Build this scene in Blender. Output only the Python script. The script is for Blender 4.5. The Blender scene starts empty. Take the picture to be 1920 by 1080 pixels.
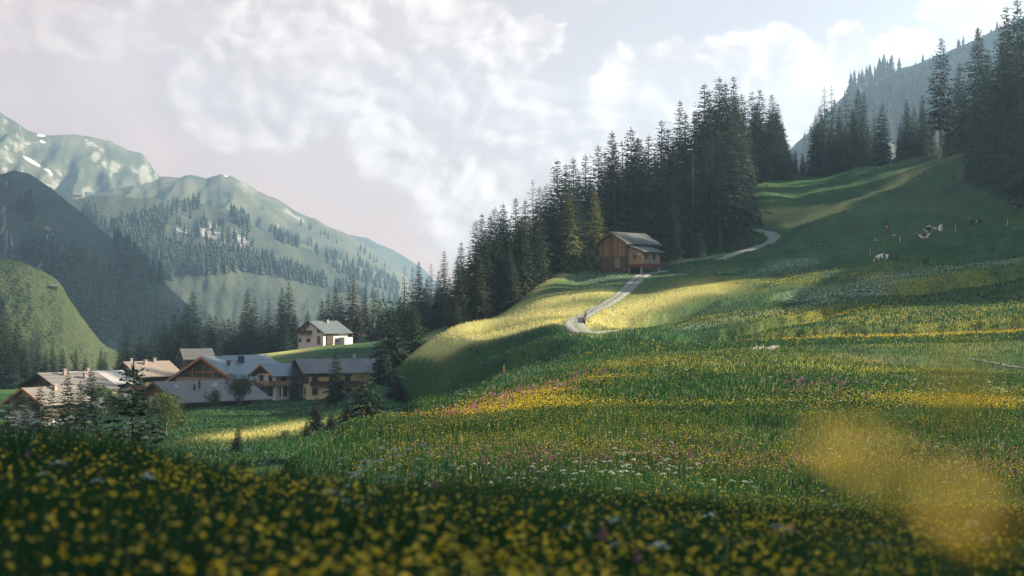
SUN_EL = 25.0
SUN_AZ = (0.92, 0.22)
SUN_E = 5.0
SKYK = 0.143
HAZE = 0.00016
HAZE_COL = (0.47, 0.71, 1.0)
EXPOSURE = 2.2
import bpy, bmesh, math, random
import numpy as np
from mathutils import Vector, Matrix
from mathutils.bvhtree import BVHTree

random.seed(7)
RNG = np.random.default_rng(7)
SC = bpy.context.scene
COL = SC.collection
R = math.radians
F = 50.0 / 36.0 * 1920.0            # focal length in photo pixels
PITCH = math.atan(60.0 / F)         # horizon 60 px under the middle of the frame


# ------------------------------------------------------------------ camera maths
def ray(px, py):
    a = (px - 960.0) / F
    b = (540.0 - py) / F
    return Vector((a, math.cos(PITCH) - b * math.sin(PITCH), math.sin(PITCH) + b * math.cos(PITCH)))


def at(px, py, Y):
    d = ray(px, py)
    return d * (Y / d.y)


# ------------------------------------------------------------------ value noise
def _hash(ix, iy, seed):
    h = (ix.astype(np.int64) * 374761393 + iy.astype(np.int64) * 668265263 + seed * 974634777) & 0xFFFFFFFF
    h = ((h ^ (h >> 13)) * 1274126177) & 0xFFFFFFFF
    h = (h ^ (h >> 16)) & 0xFFFFFFFF
    return h.astype(np.float64) / 4294967295.0


def vnoise(x, y, seed=0):
    ix = np.floor(x); iy = np.floor(y)
    fx = x - ix; fy = y - iy
    fx = fx * fx * fx * (fx * (fx * 6 - 15) + 10); fy = fy * fy * fy * (fy * (fy * 6 - 15) + 10)
    a = _hash(ix, iy, seed); b = _hash(ix + 1, iy, seed)
    c = _hash(ix, iy + 1, seed); d = _hash(ix + 1, iy + 1, seed)
    return ((a * (1 - fx) + b * fx) * (1 - fy) + (c * (1 - fx) + d * fx) * fy) * 2 - 1


def fbm(x, y, octaves=4, seed=0, gain=0.5):
    s = 0; a = 1.0; n = 0
    for i in range(octaves):
        s = s + a * vnoise(x * 2 ** i + 17.3 * i, y * 2 ** i - 9.1 * i, seed + i)
        n += a; a *= gain
    return s / n


def sstep(a, b, x):
    t = np.clip((x - a) / (b - a), 0, 1)
    return t * t * (3 - 2 * t)


# ------------------------------------------------------------------ meshes and objects
def mk_mesh(name, V, faces, mats=(), smooth=False, attrs=None, fmat=None):
    """V (n,3); faces: one (m,k) int array or a list of such arrays; attrs: point float attributes."""
    V = np.asarray(V, dtype=np.float32)
    if isinstance(faces, np.ndarray):
        faces = [faces]
    faces = [np.asarray(f, dtype=np.int32) for f in faces if len(f)]
    me = bpy.data.meshes.new(name)
    me.vertices.add(len(V))
    me.vertices.foreach_set('co', V.ravel())
    loops = np.concatenate([f.ravel() for f in faces])
    sizes = np.concatenate([np.full(len(f), f.shape[1], dtype=np.int32) for f in faces])
    starts = np.concatenate([[0], np.cumsum(sizes)[:-1]]).astype(np.int32)
    me.loops.add(len(loops))
    me.loops.foreach_set('vertex_index', loops)
    me.polygons.add(len(sizes))
    me.polygons.foreach_set('loop_start', starts)
    if smooth:
        me.polygons.foreach_set('use_smooth', np.ones(len(sizes), dtype=bool))
    for m in mats:
        me.materials.append(m)
    if fmat is not None:
        me.polygons.foreach_set('material_index', np.asarray(fmat, dtype=np.int32))
    for k, v in (attrs or {}).items():
        at_ = me.attributes.new(k, 'FLOAT', 'POINT')
        at_.data.foreach_set('value', np.asarray(v, dtype=np.float32))
    me.update(calc_edges=True)
    me.validate()
    return me


def link(name, me, parent=None):
    o = bpy.data.objects.new(name, me)
    COL.objects.link(o)
    if parent is not None:
        o.parent = parent
    return o


def tag(o, label=None, cat=None, group=None, kind=None):
    if label: o['label'] = label
    if cat: o['category'] = cat
    if group: o['group'] = group
    if kind: o['kind'] = kind
    return o


def empty(name, loc, rz=0.0, scale=1.0):
    o = bpy.data.objects.new(name, None)
    COL.objects.link(o)
    o.location = loc
    o.rotation_euler = (0, 0, rz)
    o.scale = (scale,) * 3
    o.empty_display_size = 0.5
    return o


class MB:
    """collects boxes, prisms, tubes and loose faces into one mesh"""
    def __init__(self):
        self.v = []; self.f = []

    def add(self, vs, fs):
        n = len(self.v)
        self.v += [tuple(p) for p in vs]
        self.f += [tuple(i + n for i in q) for q in fs]
        return self

    def box(self, x0, x1, y0, y1, z0, z1):
        return self.add([(x0, y0, z0), (x1, y0, z0), (x1, y1, z0), (x0, y1, z0), (x0, y0, z1), (x1, y0, z1), (x1, y1, z1), (x0, y1, z1)],
                        [(0, 3, 2, 1), (4, 5, 6, 7), (0, 1, 5, 4), (1, 2, 6, 5), (2, 3, 7, 6), (3, 0, 4, 7)])

    def prism(self, outline, y0, y1):
        """outline in xz, counter-clockwise seen from -y, extruded along y"""
        n = len(outline)
        vs = [(x, y0, z) for x, z in outline] + [(x, y1, z) for x, z in outline]
        fs = [tuple(range(n)), tuple(range(2 * n - 1, n - 1, -1))]
        fs += [((i + 1) % n, i, n + i, n + (i + 1) % n) for i in range(n)]
        return self.add(vs, fs)

    def tube(self, p0, p1, r0, r1=None, n=7):
        r1 = r0 if r1 is None else r1
        p0 = Vector(p0); p1 = Vector(p1)
        d = (p1 - p0).normalized()
        a = d.orthogonal().normalized(); b = d.cross(a)
        vs = []
        for p, r in ((p0, r0), (p1, r1)):
            for k in range(n):
                t = 2 * math.pi * k / n
                vs.append(p + a * (r * math.cos(t)) + b * (r * math.sin(t)))
        fs = [(k, (k + 1) % n, n + (k + 1) % n, n + k) for k in range(n)]
        fs += [tuple(range(n - 1, -1, -1)), tuple(range(n, 2 * n))]
        return self.add(vs, fs)

    def beam(self, p0, p1, w, h):
        """a box-section bar from p0 to p1, w wide and h high"""
        p0 = Vector(p0); p1 = Vector(p1)
        d = (p1 - p0).normalized()
        s = d.cross(Vector((0, 0, 1)))
        s = s.normalized() if s.length > 1e-4 else Vector((1, 0, 0))
        u = s.cross(d).normalized()
        vs = []
        for p in (p0, p1):
            for a, b in ((-1, -1), (1, -1), (1, 1), (-1, 1)):
                vs.append(p + s * (a * w / 2) + u * (b * h / 2))
        return self.add(vs, [(0, 1, 2, 3), (7, 6, 5, 4), (0, 4, 5, 1), (1, 5, 6, 2), (2, 6, 7, 3), (3, 7, 4, 0)])

    def build(self, name, mat, parent=None, smooth=False):
        me = bpy.data.meshes.new(name)
        me.from_pydata(self.v, [], self.f)
        me.materials.append(mat)
        if smooth:
            for p in me.polygons: p.use_smooth = True
        me.update()
        bm = bmesh.new(); bm.from_mesh(me); bmesh.ops.recalc_face_normals(bm, faces=bm.faces); bm.to_mesh(me); bm.free()
        return link(name, me, parent)


# ------------------------------------------------------------------ node helpers
class NT:
    def __init__(self, tree):
        self.t = tree; self.n = tree.nodes; self.l = tree.links

    def node(self, kind, **kw):
        nd = self.n.new(kind)
        for k, v in kw.items():
            setattr(nd, k, v)
        return nd

    def put(self, sock, val):
        if hasattr(val, 'is_output') or isinstance(val, bpy.types.NodeSocket):
            self.l.new(val, sock)
        elif val is not None:
            if isinstance(val, (tuple, list)) and len(val) == 3 and sock.type == 'RGBA':
                val = tuple(val) + (1.0,)
            sock.default_value = val

    def math(self, op, a, b=None, c=None, clamp=False):
        nd = self.node('ShaderNodeMath', operation=op, use_clamp=clamp)
        self.put(nd.inputs[0], a)
        if b is not None: self.put(nd.inputs[1], b)
        if c is not None: self.put(nd.inputs[2], c)
        return nd.outputs[0]

    def vmath(self, op, a, b=None):
        nd = self.node('ShaderNodeVectorMath', operation=op)
        self.put(nd.inputs[0], a)
        if b is not None:
            if op == 'SCALE': self.put(nd.inputs['Scale'], b)
            else: self.put(nd.inputs[1], b)
        return nd.outputs['Value'] if op in ('LENGTH', 'DISTANCE', 'DOT_PRODUCT') else nd.outputs['Vector']

    def mix(self, fac, a, b, blend='MIX'):
        nd = self.node('ShaderNodeMix', data_type='RGBA', blend_type=blend)
        self.put(nd.inputs[0], fac); self.put(nd.inputs[6], a); self.put(nd.inputs[7], b)
        return nd.outputs[2]

    def noise(self, vec, scale, detail=3.0, rough=0.55, dist=0.0):
        nd = self.node('ShaderNodeTexNoise')
        if vec is not None: self.l.new(vec, nd.inputs['Vector'])
        nd.inputs['Scale'].default_value = scale; nd.inputs['Detail'].default_value = detail
        nd.inputs['Roughness'].default_value = rough; nd.inputs['Distortion'].default_value = dist
        return nd.outputs['Fac']

    def ss(self, x, a, b):
        nd = self.node('ShaderNodeMapRange', interpolation_type='SMOOTHSTEP')
        self.put(nd.inputs[0], x); nd.inputs[1].default_value = a; nd.inputs[2].default_value = b
        return nd.outputs[0]

    def lin(self, x, a, b, c=0.0, d=1.0):
        nd = self.node('ShaderNodeMapRange')
        self.put(nd.inputs[0], x); nd.inputs[1].default_value = a; nd.inputs[2].default_value = b
        nd.inputs[3].default_value = c; nd.inputs[4].default_value = d
        return nd.outputs[0]

    def mapping(self, vec, scale=(1, 1, 1), rot=(0, 0, 0), loc=(0, 0, 0)):
        nd = self.node('ShaderNodeMapping')
        self.l.new(vec, nd.inputs[0])
        nd.inputs['Scale'].default_value = scale; nd.inputs['Rotation'].default_value = rot; nd.inputs['Location'].default_value = loc
        return nd.outputs[0]

    def attr(self, name):
        return self.node('ShaderNodeAttribute', attribute_name=name).outputs['Fac']

    def bump(self, h, strength=0.5, distance=0.1):
        nd = self.node('ShaderNodeBump')
        self.l.new(h, nd.inputs['Height']); nd.inputs['Strength'].default_value = strength; nd.inputs['Distance'].default_value = distance
        return nd.outputs[0]


def new_mat(name):
    m = bpy.data.materials.new(name)
    m.use_nodes = True
    t = NT(m.node_tree)
    t.n.clear()
    out = t.node('ShaderNodeOutputMaterial')
    return m, t, out


def principled(t, out, base, rough=0.8, metal=0.0, spec=0.3, normal=None):
    p = t.node('ShaderNodeBsdfPrincipled')
    t.put(p.inputs['Base Color'], base); t.put(p.inputs['Roughness'], rough)
    p.inputs['Metallic'].default_value = metal
    p.inputs['Specular IOR Level'].default_value = spec
    if normal is not None: t.l.new(normal, p.inputs['Normal'])
    t.l.new(p.outputs[0], out.inputs['Surface'])
    return p


def rough_mat(name, c0, c1, scale=3.0, rough=0.85, bump=0.2, stretch=(1, 1, 1), spec=0.25, metal=0.0):
    """two-tone weathered surface in object space"""
    m, t, out = new_mat(name)
    co = t.node('ShaderNodeTexCoord').outputs['Object']
    v = t.mapping(co, stretch)
    n1 = t.noise(v, scale, 5, 0.6)
    n2 = t.noise(v, scale * 7, 3, 0.6)
    f = t.ss(t.math('ADD', t.math('MULTIPLY', n1, 0.6), t.math('MULTIPLY', n2, 0.4)), 0.36, 0.64)
    principled(t, out, t.mix(f, c0, c1), rough, metal, spec, t.bump(n2, bump, 0.03) if bump else None)
    return m


def striped_mat(name, c0, c1, axis, pitch, rough=0.8, var=0.5, spec=0.25, metal=0.0, gap=0.12, bump=0.6):
    """boards, logs, tiles or roof sheets: lines across one object axis, each strip with its own tone"""
    m, t, out = new_mat(name)
    co = t.node('ShaderNodeTexCoord').outputs['Object']
    sep = t.node('ShaderNodeSeparateXYZ'); t.l.new(co, sep.inputs[0])
    if isinstance(axis, str):
        a = sep.outputs['XYZ'.index(axis)]
    else:
        a = t.vmath('DOT_PRODUCT', co, axis)
    s = t.math('DIVIDE', a, pitch)
    fr = t.math('FRACT', s)
    ident = t.math('FLOOR', s)
    wn = t.node('ShaderNodeTexWhiteNoise', noise_dimensions='1D'); t.l.new(ident, wn.inputs['W'])
    st = [1.0, 1.0, 1.0]
    if isinstance(axis, str):
        for i in range(3): st[i] = 1.0 if 'XYZ'[i] == axis else 0.25
    grain = t.noise(t.mapping(co, st), 4.0, 5, 0.65)
    blot = t.noise(co, 0.6, 3, 0.6)
    f = t.math('ADD', t.math('MULTIPLY', wn.outputs['Value'], var), t.math('MULTIPLY', t.math('ADD', grain, blot), (1 - var) * 0.5 + 0.1), clamp=True)
    edge = t.math('MINIMUM', fr, t.math('SUBTRACT', 1.0, fr))
    e = t.ss(edge, 0.0, gap)
    col = t.mix(f, c0, c1)
    gapc = tuple(c * 0.35 for c in c0[:3])
    principled(t, out, t.mix(e, gapc, col), rough, metal, spec, t.bump(e, bump, 0.04))
    return m

# ================================================================== GROUND
CP = []      # (x, y, z)


def P(px, py, Y, dz=None):
    p = at(px, py, Y)
    if dz is None: dz = -0.22 if Y < 140 else -0.1
    CP.append((p.x, p.y, p.z + dz))


def Z(px, z, Y):
    CP.append(((px - 960) / F * Y, Y, z))


def XZ(x, y, z):
    CP.append((x, y, z))


for x, y, z in [(-9, -7, -.75), (0, -7, -.8), (9, -7, -.85), (-9, 0, -.7), (0, 0, -.82), (9, 0, -1.1), (-4, 4, -1.0), (0, 4, -1.15), (4, 4, -1.3),
                (-12, 6, -.8), (12, 6, -1.4), (-25, 0, -.3), (25, 0, -.9), (-30, 12, -1.5), (-14, 12, -1.0)]:
    XZ(x, y, z)
for px, py in [(-600, 930), (0, 940), (200, 946), (350, 978), (450, 1000), (600, 1018), (800, 1022), (1000, 1024), (1300, 1040), (1700, 1056), (1920, 1060), (2300, 1060), (3000, 1050)]:
    P(px, py, 12, 0)
for px, z in [(-600, -3.2), (0, -3.0), (300, -3.2), (500, -3.2), (700, -2.75), (1000, -2.7), (1500, -2.7), (1900, -2.7), (2400, -2.5)]: Z(px, z, 17)
for px, py in [(650, 905), (800, 905), (1200, 915), (1600, 925), (1900, 930), (2300, 930)]: P(px, py, 24)
for px, z in [(-600, -7), (0, -6.8), (200, -6.5), (400, -5.5), (520, -4.2)]: Z(px, z, 24)
for px, py in [(540, 848), (650, 838), (800, 826), (1000, 812), (1200, 808), (1500, 812), (1900, 818), (2300, 815)]: P(px, py, 36)
for px, z in [(460, -5.6), (300, -9), (0, -10), (-600, -10)]: Z(px, z, 36)
for px, py in [(640, 800), (760, 783), (900, 758), (1100, 740), (1300, 735), (1600, 740), (1900, 742), (2300, 725)]: P(px, py, 52)
for px, z in [(570, -7.0), (400, -11), (0, -12), (-600, -12)]: Z(px, z, 52)
for px, py in [(760, 757), (850, 742), (1000, 712), (1200, 692), (1500, 695), (1900, 700), (2300, 670)]: P(px, py, 72)
for px, z in [(690, -8.5), (600, -11), (500, -12.3), (0, -13.5), (-600, -13)]: Z(px, z, 72)
for px, py in [(935, 700), (1060, 672), (1250, 658), (1440, 655), (1700, 653), (1920, 650)]: P(px, py, 100)
for px, z in [(650, -11), (100, -14)]: Z(px, z, 100)
P(1140, 640, 140)
# valley floor
P(450, 836, 120); P(350, 832, 120); P(530, 825, 122); P(450, 792, 175); P(560, 788, 165); P(400, 765, 225); P(560, 752, 262); P(300, 800, 165)
P(470, 815, 140); P(590, 800, 155); P(610, 775, 195)
# banks above the gully, the two folds
Z(650, -10.8, 118); Z(600, -11.2, 100); P(690, 772, 150); P(640, 806, 140); P(655, 775, 168); P(680, 742, 186); P(705, 722, 194); P(722, 700, 205); Z(690, -9.6, 112); Z(740, -9.5, 140); Z(850, -8.5, 130); Z(930, -6.8, 130); Z(1000, -5.2, 130); Z(790, -10.5, 160)
for a in [(800, 752, 186), (820, 730, 183), (853, 707, 178), (907, 677, 170), (973, 653, 163), (1057, 627, 158)]: P(*a)
for a in [(750, 680, 205), (790, 663, 200), (873, 643, 190), (973, 623, 180), (1057, 607, 173)]: P(*a)
# lit meadow and the forest's edge
for a in [(770, 664, 212), (803, 642, 214), (847, 613, 219), (890, 600, 225), (940, 590, 230), (973, 563, 236), (1007, 537, 243), (1040, 513, 255), (1067, 504, 262),
          (950, 610, 203), (1050, 580, 207), (1100, 550, 224), (1150, 520, 246), (1080, 530, 248), (900, 622, 206)]: P(*a)
for a in [(900, 612, 255), (1000, 580, 285), (1100, 528, 292), (1250, 490, 300), (1350, 440, 310), (850, 622, 262), (950, 618, 325), (1100, 575, 355), (1250, 510, 365), (1350, 440, 350)]: P(*a)
# cabin shelf, path, the upper pasture
for a in [(1180, 507, 255), (1240, 506, 258), (1130, 504, 264), (1200, 500, 270), (1260, 502, 262), (1350, 488, 272), (1400, 470, 280), (1462, 450, 288), (1405, 437, 299), (1380, 400, 315), (1330, 470, 290),
          (1400, 352, 335), (1500, 335, 340), (1600, 315, 345), (1700, 298, 348), (1820, 275, 352),
          (1900, 345, 272), (1830, 350, 282), (1700, 372, 295), (1600, 400, 286), (1520, 400, 300), (1700, 330, 325), (1600, 350, 325), (1500, 370, 322),
          (1660, 486, 225), (1760, 446, 245), (1832, 425, 252), (1915, 412, 252), (1900, 470, 215), (1900, 535, 170), (1900, 595, 132), (1700, 530, 197), (1700, 580, 157), (1700, 620, 127),
          (1500, 500, 240), (1500, 560, 190), (1500, 612, 147), (1300, 522, 240), (1300, 570, 205), (1300, 612, 175), (1300, 640, 140), (1200, 545, 233), (1150, 590, 196), (1150, 626, 163), (1085, 622, 167), (1200, 603, 186),
          (1600, 470, 250), (1450, 470, 272)]: P(*a)
for px, z, Y in [(1400, 26, 420), (1600, 30, 420), (1850, 34, 420), (1250, 18, 420), (1100, 5, 430), (950, -6, 430), (1500, 15, 520), (1900, 18, 520), (2100, 40, 290), (2200, 50, 350), (2400, 40, 420)]: Z(px, z, Y)
# unseen hillside right of the frame, its crest raised to shade the meadow
for x, y, z in [(45, 60, -1.0), (75, 60, 6), (120, 60, 30), (170, 60, 52), (60, 20, -.5), (110, 20, 24), (170, 10, 50), (75, 110, 8), (120, 110, 26), (170, 120, 50), (90, 160, 13), (130, 160, 36), (175, 170, 45),
                (112, 190, 38), (112, 225, 33), (113, 255, 29), (150, 215, 48), (200, 230, 56), (230, 80, 78), (250, 250, 80), (140, 290, 46), (200, 330, 66), (60, 0, -.5), (110, -7, 22), (170, -7, 45)]: XZ(x, y, z)
# village and the hill with the white house
for a in [(600, 742, 312), (500, 745, 312), (400, 746, 310), (340, 762, 280), (697, 712, 322), (200, 742, 300), (50, 790, 250), (120, 782, 255), (250, 745, 315),
          (600, 648, 400), (645, 645, 400), (520, 660, 385), (450, 669, 380), (380, 688, 372), (330, 698, 365), (560, 690, 345), (640, 672, 350), (700, 642, 395), (700, 682, 345), (760, 630, 385), (840, 606, 385), (740, 690, 325), (800, 640, 335)]: P(*a)
for px, z, Y in [(760, -10.5, 230), (820, -9, 240), (700, -13, 240), (0, -17, 200), (200, -15.5, 160), (-600, -15, 120), (-600, -14, 300), (0, -17, 340), (500, -17, 460), (300, -21, 460), (0, -21, 450), (640, -10, 470), (800, -8, 470),
                 (-600, -22, 500), (0, -30, 700), (600, -28, 700), (1200, 10, 700), (1900, 40, 700), (2600, 60, 700), (-1000, -35, 1500), (600, -40, 1500), (1500, 0, 1500), (2600, 30, 1500), (0, -45, 4000), (960, -45, 4000), (2000, -45, 4000)]: Z(px, z, Y)

CP = np.array(CP)
K0 = 15.0


def _wp(x, y):
    return np.stack([x / (y + K0) * 7.0, np.log(y + K0) * 1.9], -1)


_C = _wp(CP[:, 0], CP[:, 1])
_Q = CP[:, 2] / (CP[:, 1] + 12.0)
_c2 = 0.09 ** 2


def _phi(a, b):
    d = a[:, None, :] - b[None, :, :]
    return np.sqrt((d ** 2).sum(-1) + _c2)


_n = len(CP)
_A = np.zeros((_n + 3, _n + 3))
_A[:_n, :_n] = _phi(_C, _C) + np.eye(_n) * -0.004
_A[:_n, _n] = 1; _A[:_n, _n + 1:] = _C
_A[_n:, :_n] = _A[:_n, _n:].T
_W = np.linalg.solve(_A, np.concatenate([_Q, np.zeros(3)]))


def base_height(x, y):
    out = np.empty(len(x))
    for i in range(0, len(x), 40000):
        w = _wp(x[i:i + 40000], y[i:i + 40000])
        out[i:i + 40000] = (_phi(w, _C) @ _W[:_n] + _W[_n] + w @ _W[_n + 1:]) * (y[i:i + 40000] + 12.0)
    return out


NT_, NR_ = 760, 620
T0, T1 = -0.95, 0.95
_tl = np.linspace(-1, 1, NT_)
TT = 0.40 * _tl + 0.55 * _tl ** 5        # finer inside the picture's fan
R0, R1 = math.log(7.0), math.log(480.0)
RR = np.concatenate([np.linspace(R0, R1, NR_ - 40), np.linspace(R1, math.log(5000.0), 41)[1:]])
gT, gR = np.meshgrid(TT, RR)
gY = np.exp(gR) - K0
# beyond the picture's fan the sheet widens to take in the hillsides on both sides
_sl = np.clip((np.abs(_tl) - .8) / .2, 0, 1) ** 2 * 150.0 * np.sign(_tl)
gX = gT * (gY + K0) + _sl[None, :]
T80 = 0.40 * .8 + 0.55 * .8 ** 5
gZ = base_height(gX.ravel(), gY.ravel()).reshape(gX.shape)
gZ = np.minimum(gZ, 60 + 0 * gZ + 70 * sstep(60, 200, np.abs(gX)))
gZ = gZ * (1 - sstep(600, 900, gY)) + np.minimum(gZ, -20) * sstep(600, 900, gY)
# hummocks, cattle steps and small folds
amp = sstep(30, 170, gY) * (1 - 0.9 * sstep(420, 700, gY))
right = sstep(0.08, 0.24, gT) * (1 - sstep(.5, .6, gT)) * sstep(150, 240, gY)
gZ += amp * (0.28 * fbm(gX / 14 + 0.4 * gY / 14, gY / 22, 3, 11) + 0.10 * fbm(gX / 4, gY / 6, 2, 21))
gZ += right * (0.75 * fbm(gX / 16 - gY / 40, gY / 9 + gX / 30, 3, 31) + 0.6 * fbm(gX / 6 - gY / 60, gY / 2.6 + gX / 12, 2, 41))


def scarp(pts, w, rec):
    # a grassy step: the ground drops D in front of the line and recovers over rec metres
    global gZ
    A = np.array(pts, float)
    u = gX / np.maximum(gY, 1.0) * F + 960
    Yr = np.interp(u, A[:, 0], A[:, 1]) + 1.2 * fbm(u / 24.0, u * 0, 3, 71); D = np.interp(u, A[:, 0], A[:, 2], 0, 0)
    d = Yr - gY
    gZ = gZ - D * sstep(0, w, d) * (1 - sstep(w * 1.3, w * 1.3 + rec, d))


scarp([(690, 212, 0), (735, 207, 1.8), (790, 200, 2.2), (873, 190, 2.0), (973, 180, 1.5), (1057, 173, .5), (1100, 167, 0)], 6, 9)
scarp([(770, 191, 0), (800, 186, 2.0), (853, 178, 2.8), (907, 170, 2.6), (973, 163, 1.8), (1057, 158, .5), (1100, 152, 0)], 6, 22)
for line in ([(1095, 168, 0), (1140, 166, 1.7), (1250, 163, 1.6), (1400, 164, 1.3), (1550, 172, 1.0), (1650, 182, 0)], [(1100, 190, 0), (1160, 192, 1.3), (1260, 200, 1.4), (1350, 212, 0)], [(1440, 205, 0), (1500, 206, 1.6), (1700, 200, 1.7), (1900, 196, 1.5), (2100, 196, 0)],
             [(1250, 150, 0), (1350, 146, 1.1), (1600, 142, 1.2), (1900, 138, 1.1), (2100, 136, 0)], [(1420, 240, 0), (1500, 246, 1.6), (1700, 238, 1.5), (1900, 226, 1.4), (2100, 220, 0)], [(1560, 100, 0), (1700, 96, .5), (1900, 92, .6), (2100, 90, 0)],
             [(1400, 312, 0), (1500, 309, 1.4), (1650, 306, 1.3), (1800, 318, 1.0), (1850, 320, 0)], [(1450, 325, 0), (1560, 324, 1.2), (1700, 332, 1.1), (1800, 338, 0)], [(1500, 285, 0), (1600, 276, 1.2), (1750, 276, 1.2), (1900, 262, .8), (2000, 260, 0)]):
    scarp(line, 6.0, 15)
gZ += 0.05 * fbm(gX / 1.7, gY / 1.7, 2, 51) * (1 - sstep(25, 60, gY)) + 0.10 * fbm(gX / 6, gY / 6, 2, 61) * sstep(14, 30, gY) * (1 - sstep(80, 140, gY))


def zg(x, y):
    """ground height at world x, y (arrays or numbers)"""
    x = np.asarray(x, float); y = np.asarray(y, float)
    shape = np.broadcast(x, y).shape
    x, y = (np.broadcast_to(a, shape).ravel() for a in (x, y))
    t = x / (y + K0); r = np.log(np.maximum(y + K0, 7.001))
    i = np.clip(np.searchsorted(TT, t) - 1, 0, NT_ - 2); j = np.clip(np.searchsorted(RR, r) - 1, 0, NR_ - 2)
    fi = np.clip((t - TT[i]) / (TT[i + 1] - TT[i]), 0, 1)
    out = np.nonzero(np.abs(t) > T80)[0]
    if len(out):
        ax = np.abs(x[out]); yk = y[out] + K0
        lo = np.full(len(out), .8); hi = np.ones(len(out))
        for _ in range(26):
            m = (lo + hi) / 2
            big = (0.40 * m + 0.55 * m ** 5) * yk + ((m - .8) / .2) ** 2 * 150.0 > ax
            hi = np.where(big, m, hi); lo = np.where(big, lo, m)
        f = (np.sign(x[out]) * lo + 1) / 2 * (NT_ - 1)
        i[out] = np.clip(f.astype(int), 0, NT_ - 2); fi[out] = np.clip(f - i[out], 0, 1)
    fj = np.clip((r - RR[j]) / (RR[j + 1] - RR[j]), 0, 1)
    return ((gZ[j, i] * (1 - fi) + gZ[j, i + 1] * fi) * (1 - fj) + (gZ[j + 1, i] * (1 - fi) + gZ[j + 1, i + 1] * fi) * fj).reshape(shape)


def gp(px, Y, dz=0.0):
    """ground point in picture column px at distance Y"""
    x = (px - 960) / F * Y
    return Vector((x, Y, float(zg(x, Y)) + dz))


_YS = np.concatenate([np.geomspace(2.5, 480, 2600)])


def ghit(px, py, ymin=2.5):
    """first ground point along the sight line through a photo pixel"""
    d = ray(px, py)
    ys = _YS[_YS >= ymin]
    xs = d.x / d.y * ys; zs = d.z / d.y * ys
    under = np.nonzero(zs < zg(xs, ys))[0]
    if len(under) == 0:
        return None
    k = under[0]
    return Vector((xs[k], ys[k], float(zg(xs[k], ys[k]))))


# what grows where, and where sun is painted: soft masks in world space
def blob(x, y, pts, rx):
    m = np.zeros_like(x)
    for (px, py, ymin, s) in pts:
        h = ghit(px, py, ymin)
        if h is None: continue
        rr = s * (0.03 * h.y + rx)
        # patches run along the slope: long across, short in depth
        d = ((x - h.x) / rr) ** 2 + ((y - h.y) / (rr * 1.5)) ** 2
        m = np.maximum(m, np.exp(-d))
    return m


def lineblob(x, y, line, w):
    m = np.zeros_like(x)
    hs = [ghit(a, b, 18) for a, b in line]
    hs = [h for h in hs if h is not None]
    for p, q in zip(hs[:-1], hs[1:]):
        n = max(2, int((q - p).length / 1.5))
        for k in range(n + 1):
            h = p.lerp(q, k / n)
            rr = w * (0.004 * h.y + 0.5)
            m = np.maximum(m, np.exp(-((x - h.x) / rr) ** 2 - ((y - h.y) / (rr * 2.2)) ** 2))
    return m


GX, GY = gX.ravel(), gY.ravel()
M_YEL = np.maximum.reduce([
    blob(GX, GY, [(1560, 590, 60, 1.5), (1680, 600, 60, 1.4), (1800, 600, 60, 1.5), (1880, 590, 60, 1.2), (1480, 620, 60, 1.2), (1700, 640, 60, 1.6), (1880, 630, 60, 1.4), (1400, 690, 40, 1.2),
                  (1000, 770, 30, 1.0), (1150, 800, 30, 1.4), (1250, 830, 25, 1.2), (1060, 850, 22, 1.4), (1350, 860, 22, 1.4), (1500, 870, 22, 1.4), (1650, 800, 22, 1.6), (1850, 760, 30, 1.6), (1850, 870, 20, 1.4),
                  (950, 800, 24, 0.9), (1250, 680, 50, 1.0), (1600, 690, 40, 1.5), (1330, 532, 120, .9), (1500, 520, 120, 1.1), (1750, 545, 100, 1.4), (1640, 520, 100, .9)], 1.6),
    .35 * lineblob(GX, GY, [(1200, 690), (1330, 668), (1460, 668), (1560, 648)], 7),
    lineblob(GX, GY, [(1340, 600), (1420, 592), (1500, 588)], 3.5),
    lineblob(GX, GY, [(830, 815), (960, 770), (1080, 725), (1180, 690)], 3.0)])
M_SUNLIT_STRAW = np.maximum.reduce([  # pale seed heads plus painted sunlight on the bright patch and stripes
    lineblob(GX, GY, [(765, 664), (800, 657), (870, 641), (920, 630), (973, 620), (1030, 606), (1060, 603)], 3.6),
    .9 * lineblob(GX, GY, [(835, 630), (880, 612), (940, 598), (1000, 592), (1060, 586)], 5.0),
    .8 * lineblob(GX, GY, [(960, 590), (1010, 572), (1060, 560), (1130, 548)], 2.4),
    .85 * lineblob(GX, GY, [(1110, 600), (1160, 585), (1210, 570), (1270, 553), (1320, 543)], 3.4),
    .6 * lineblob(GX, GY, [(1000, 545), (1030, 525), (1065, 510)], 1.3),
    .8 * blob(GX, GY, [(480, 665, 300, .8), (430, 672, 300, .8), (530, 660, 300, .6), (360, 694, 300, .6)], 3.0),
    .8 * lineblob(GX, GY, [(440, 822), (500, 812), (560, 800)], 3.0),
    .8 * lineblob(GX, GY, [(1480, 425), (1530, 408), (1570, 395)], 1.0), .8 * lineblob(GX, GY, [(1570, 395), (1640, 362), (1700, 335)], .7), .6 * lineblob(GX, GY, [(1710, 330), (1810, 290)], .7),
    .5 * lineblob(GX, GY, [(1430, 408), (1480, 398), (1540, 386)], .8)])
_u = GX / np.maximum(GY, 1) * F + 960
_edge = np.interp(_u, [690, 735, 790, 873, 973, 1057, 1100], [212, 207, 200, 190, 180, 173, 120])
M_SUNLIT_STRAW = M_SUNLIT_STRAW * np.where((_u > 680) & (_u < 1110) & (GY > 110), sstep(-1.5, 1.5, GY - _edge), 1.0)
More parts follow.
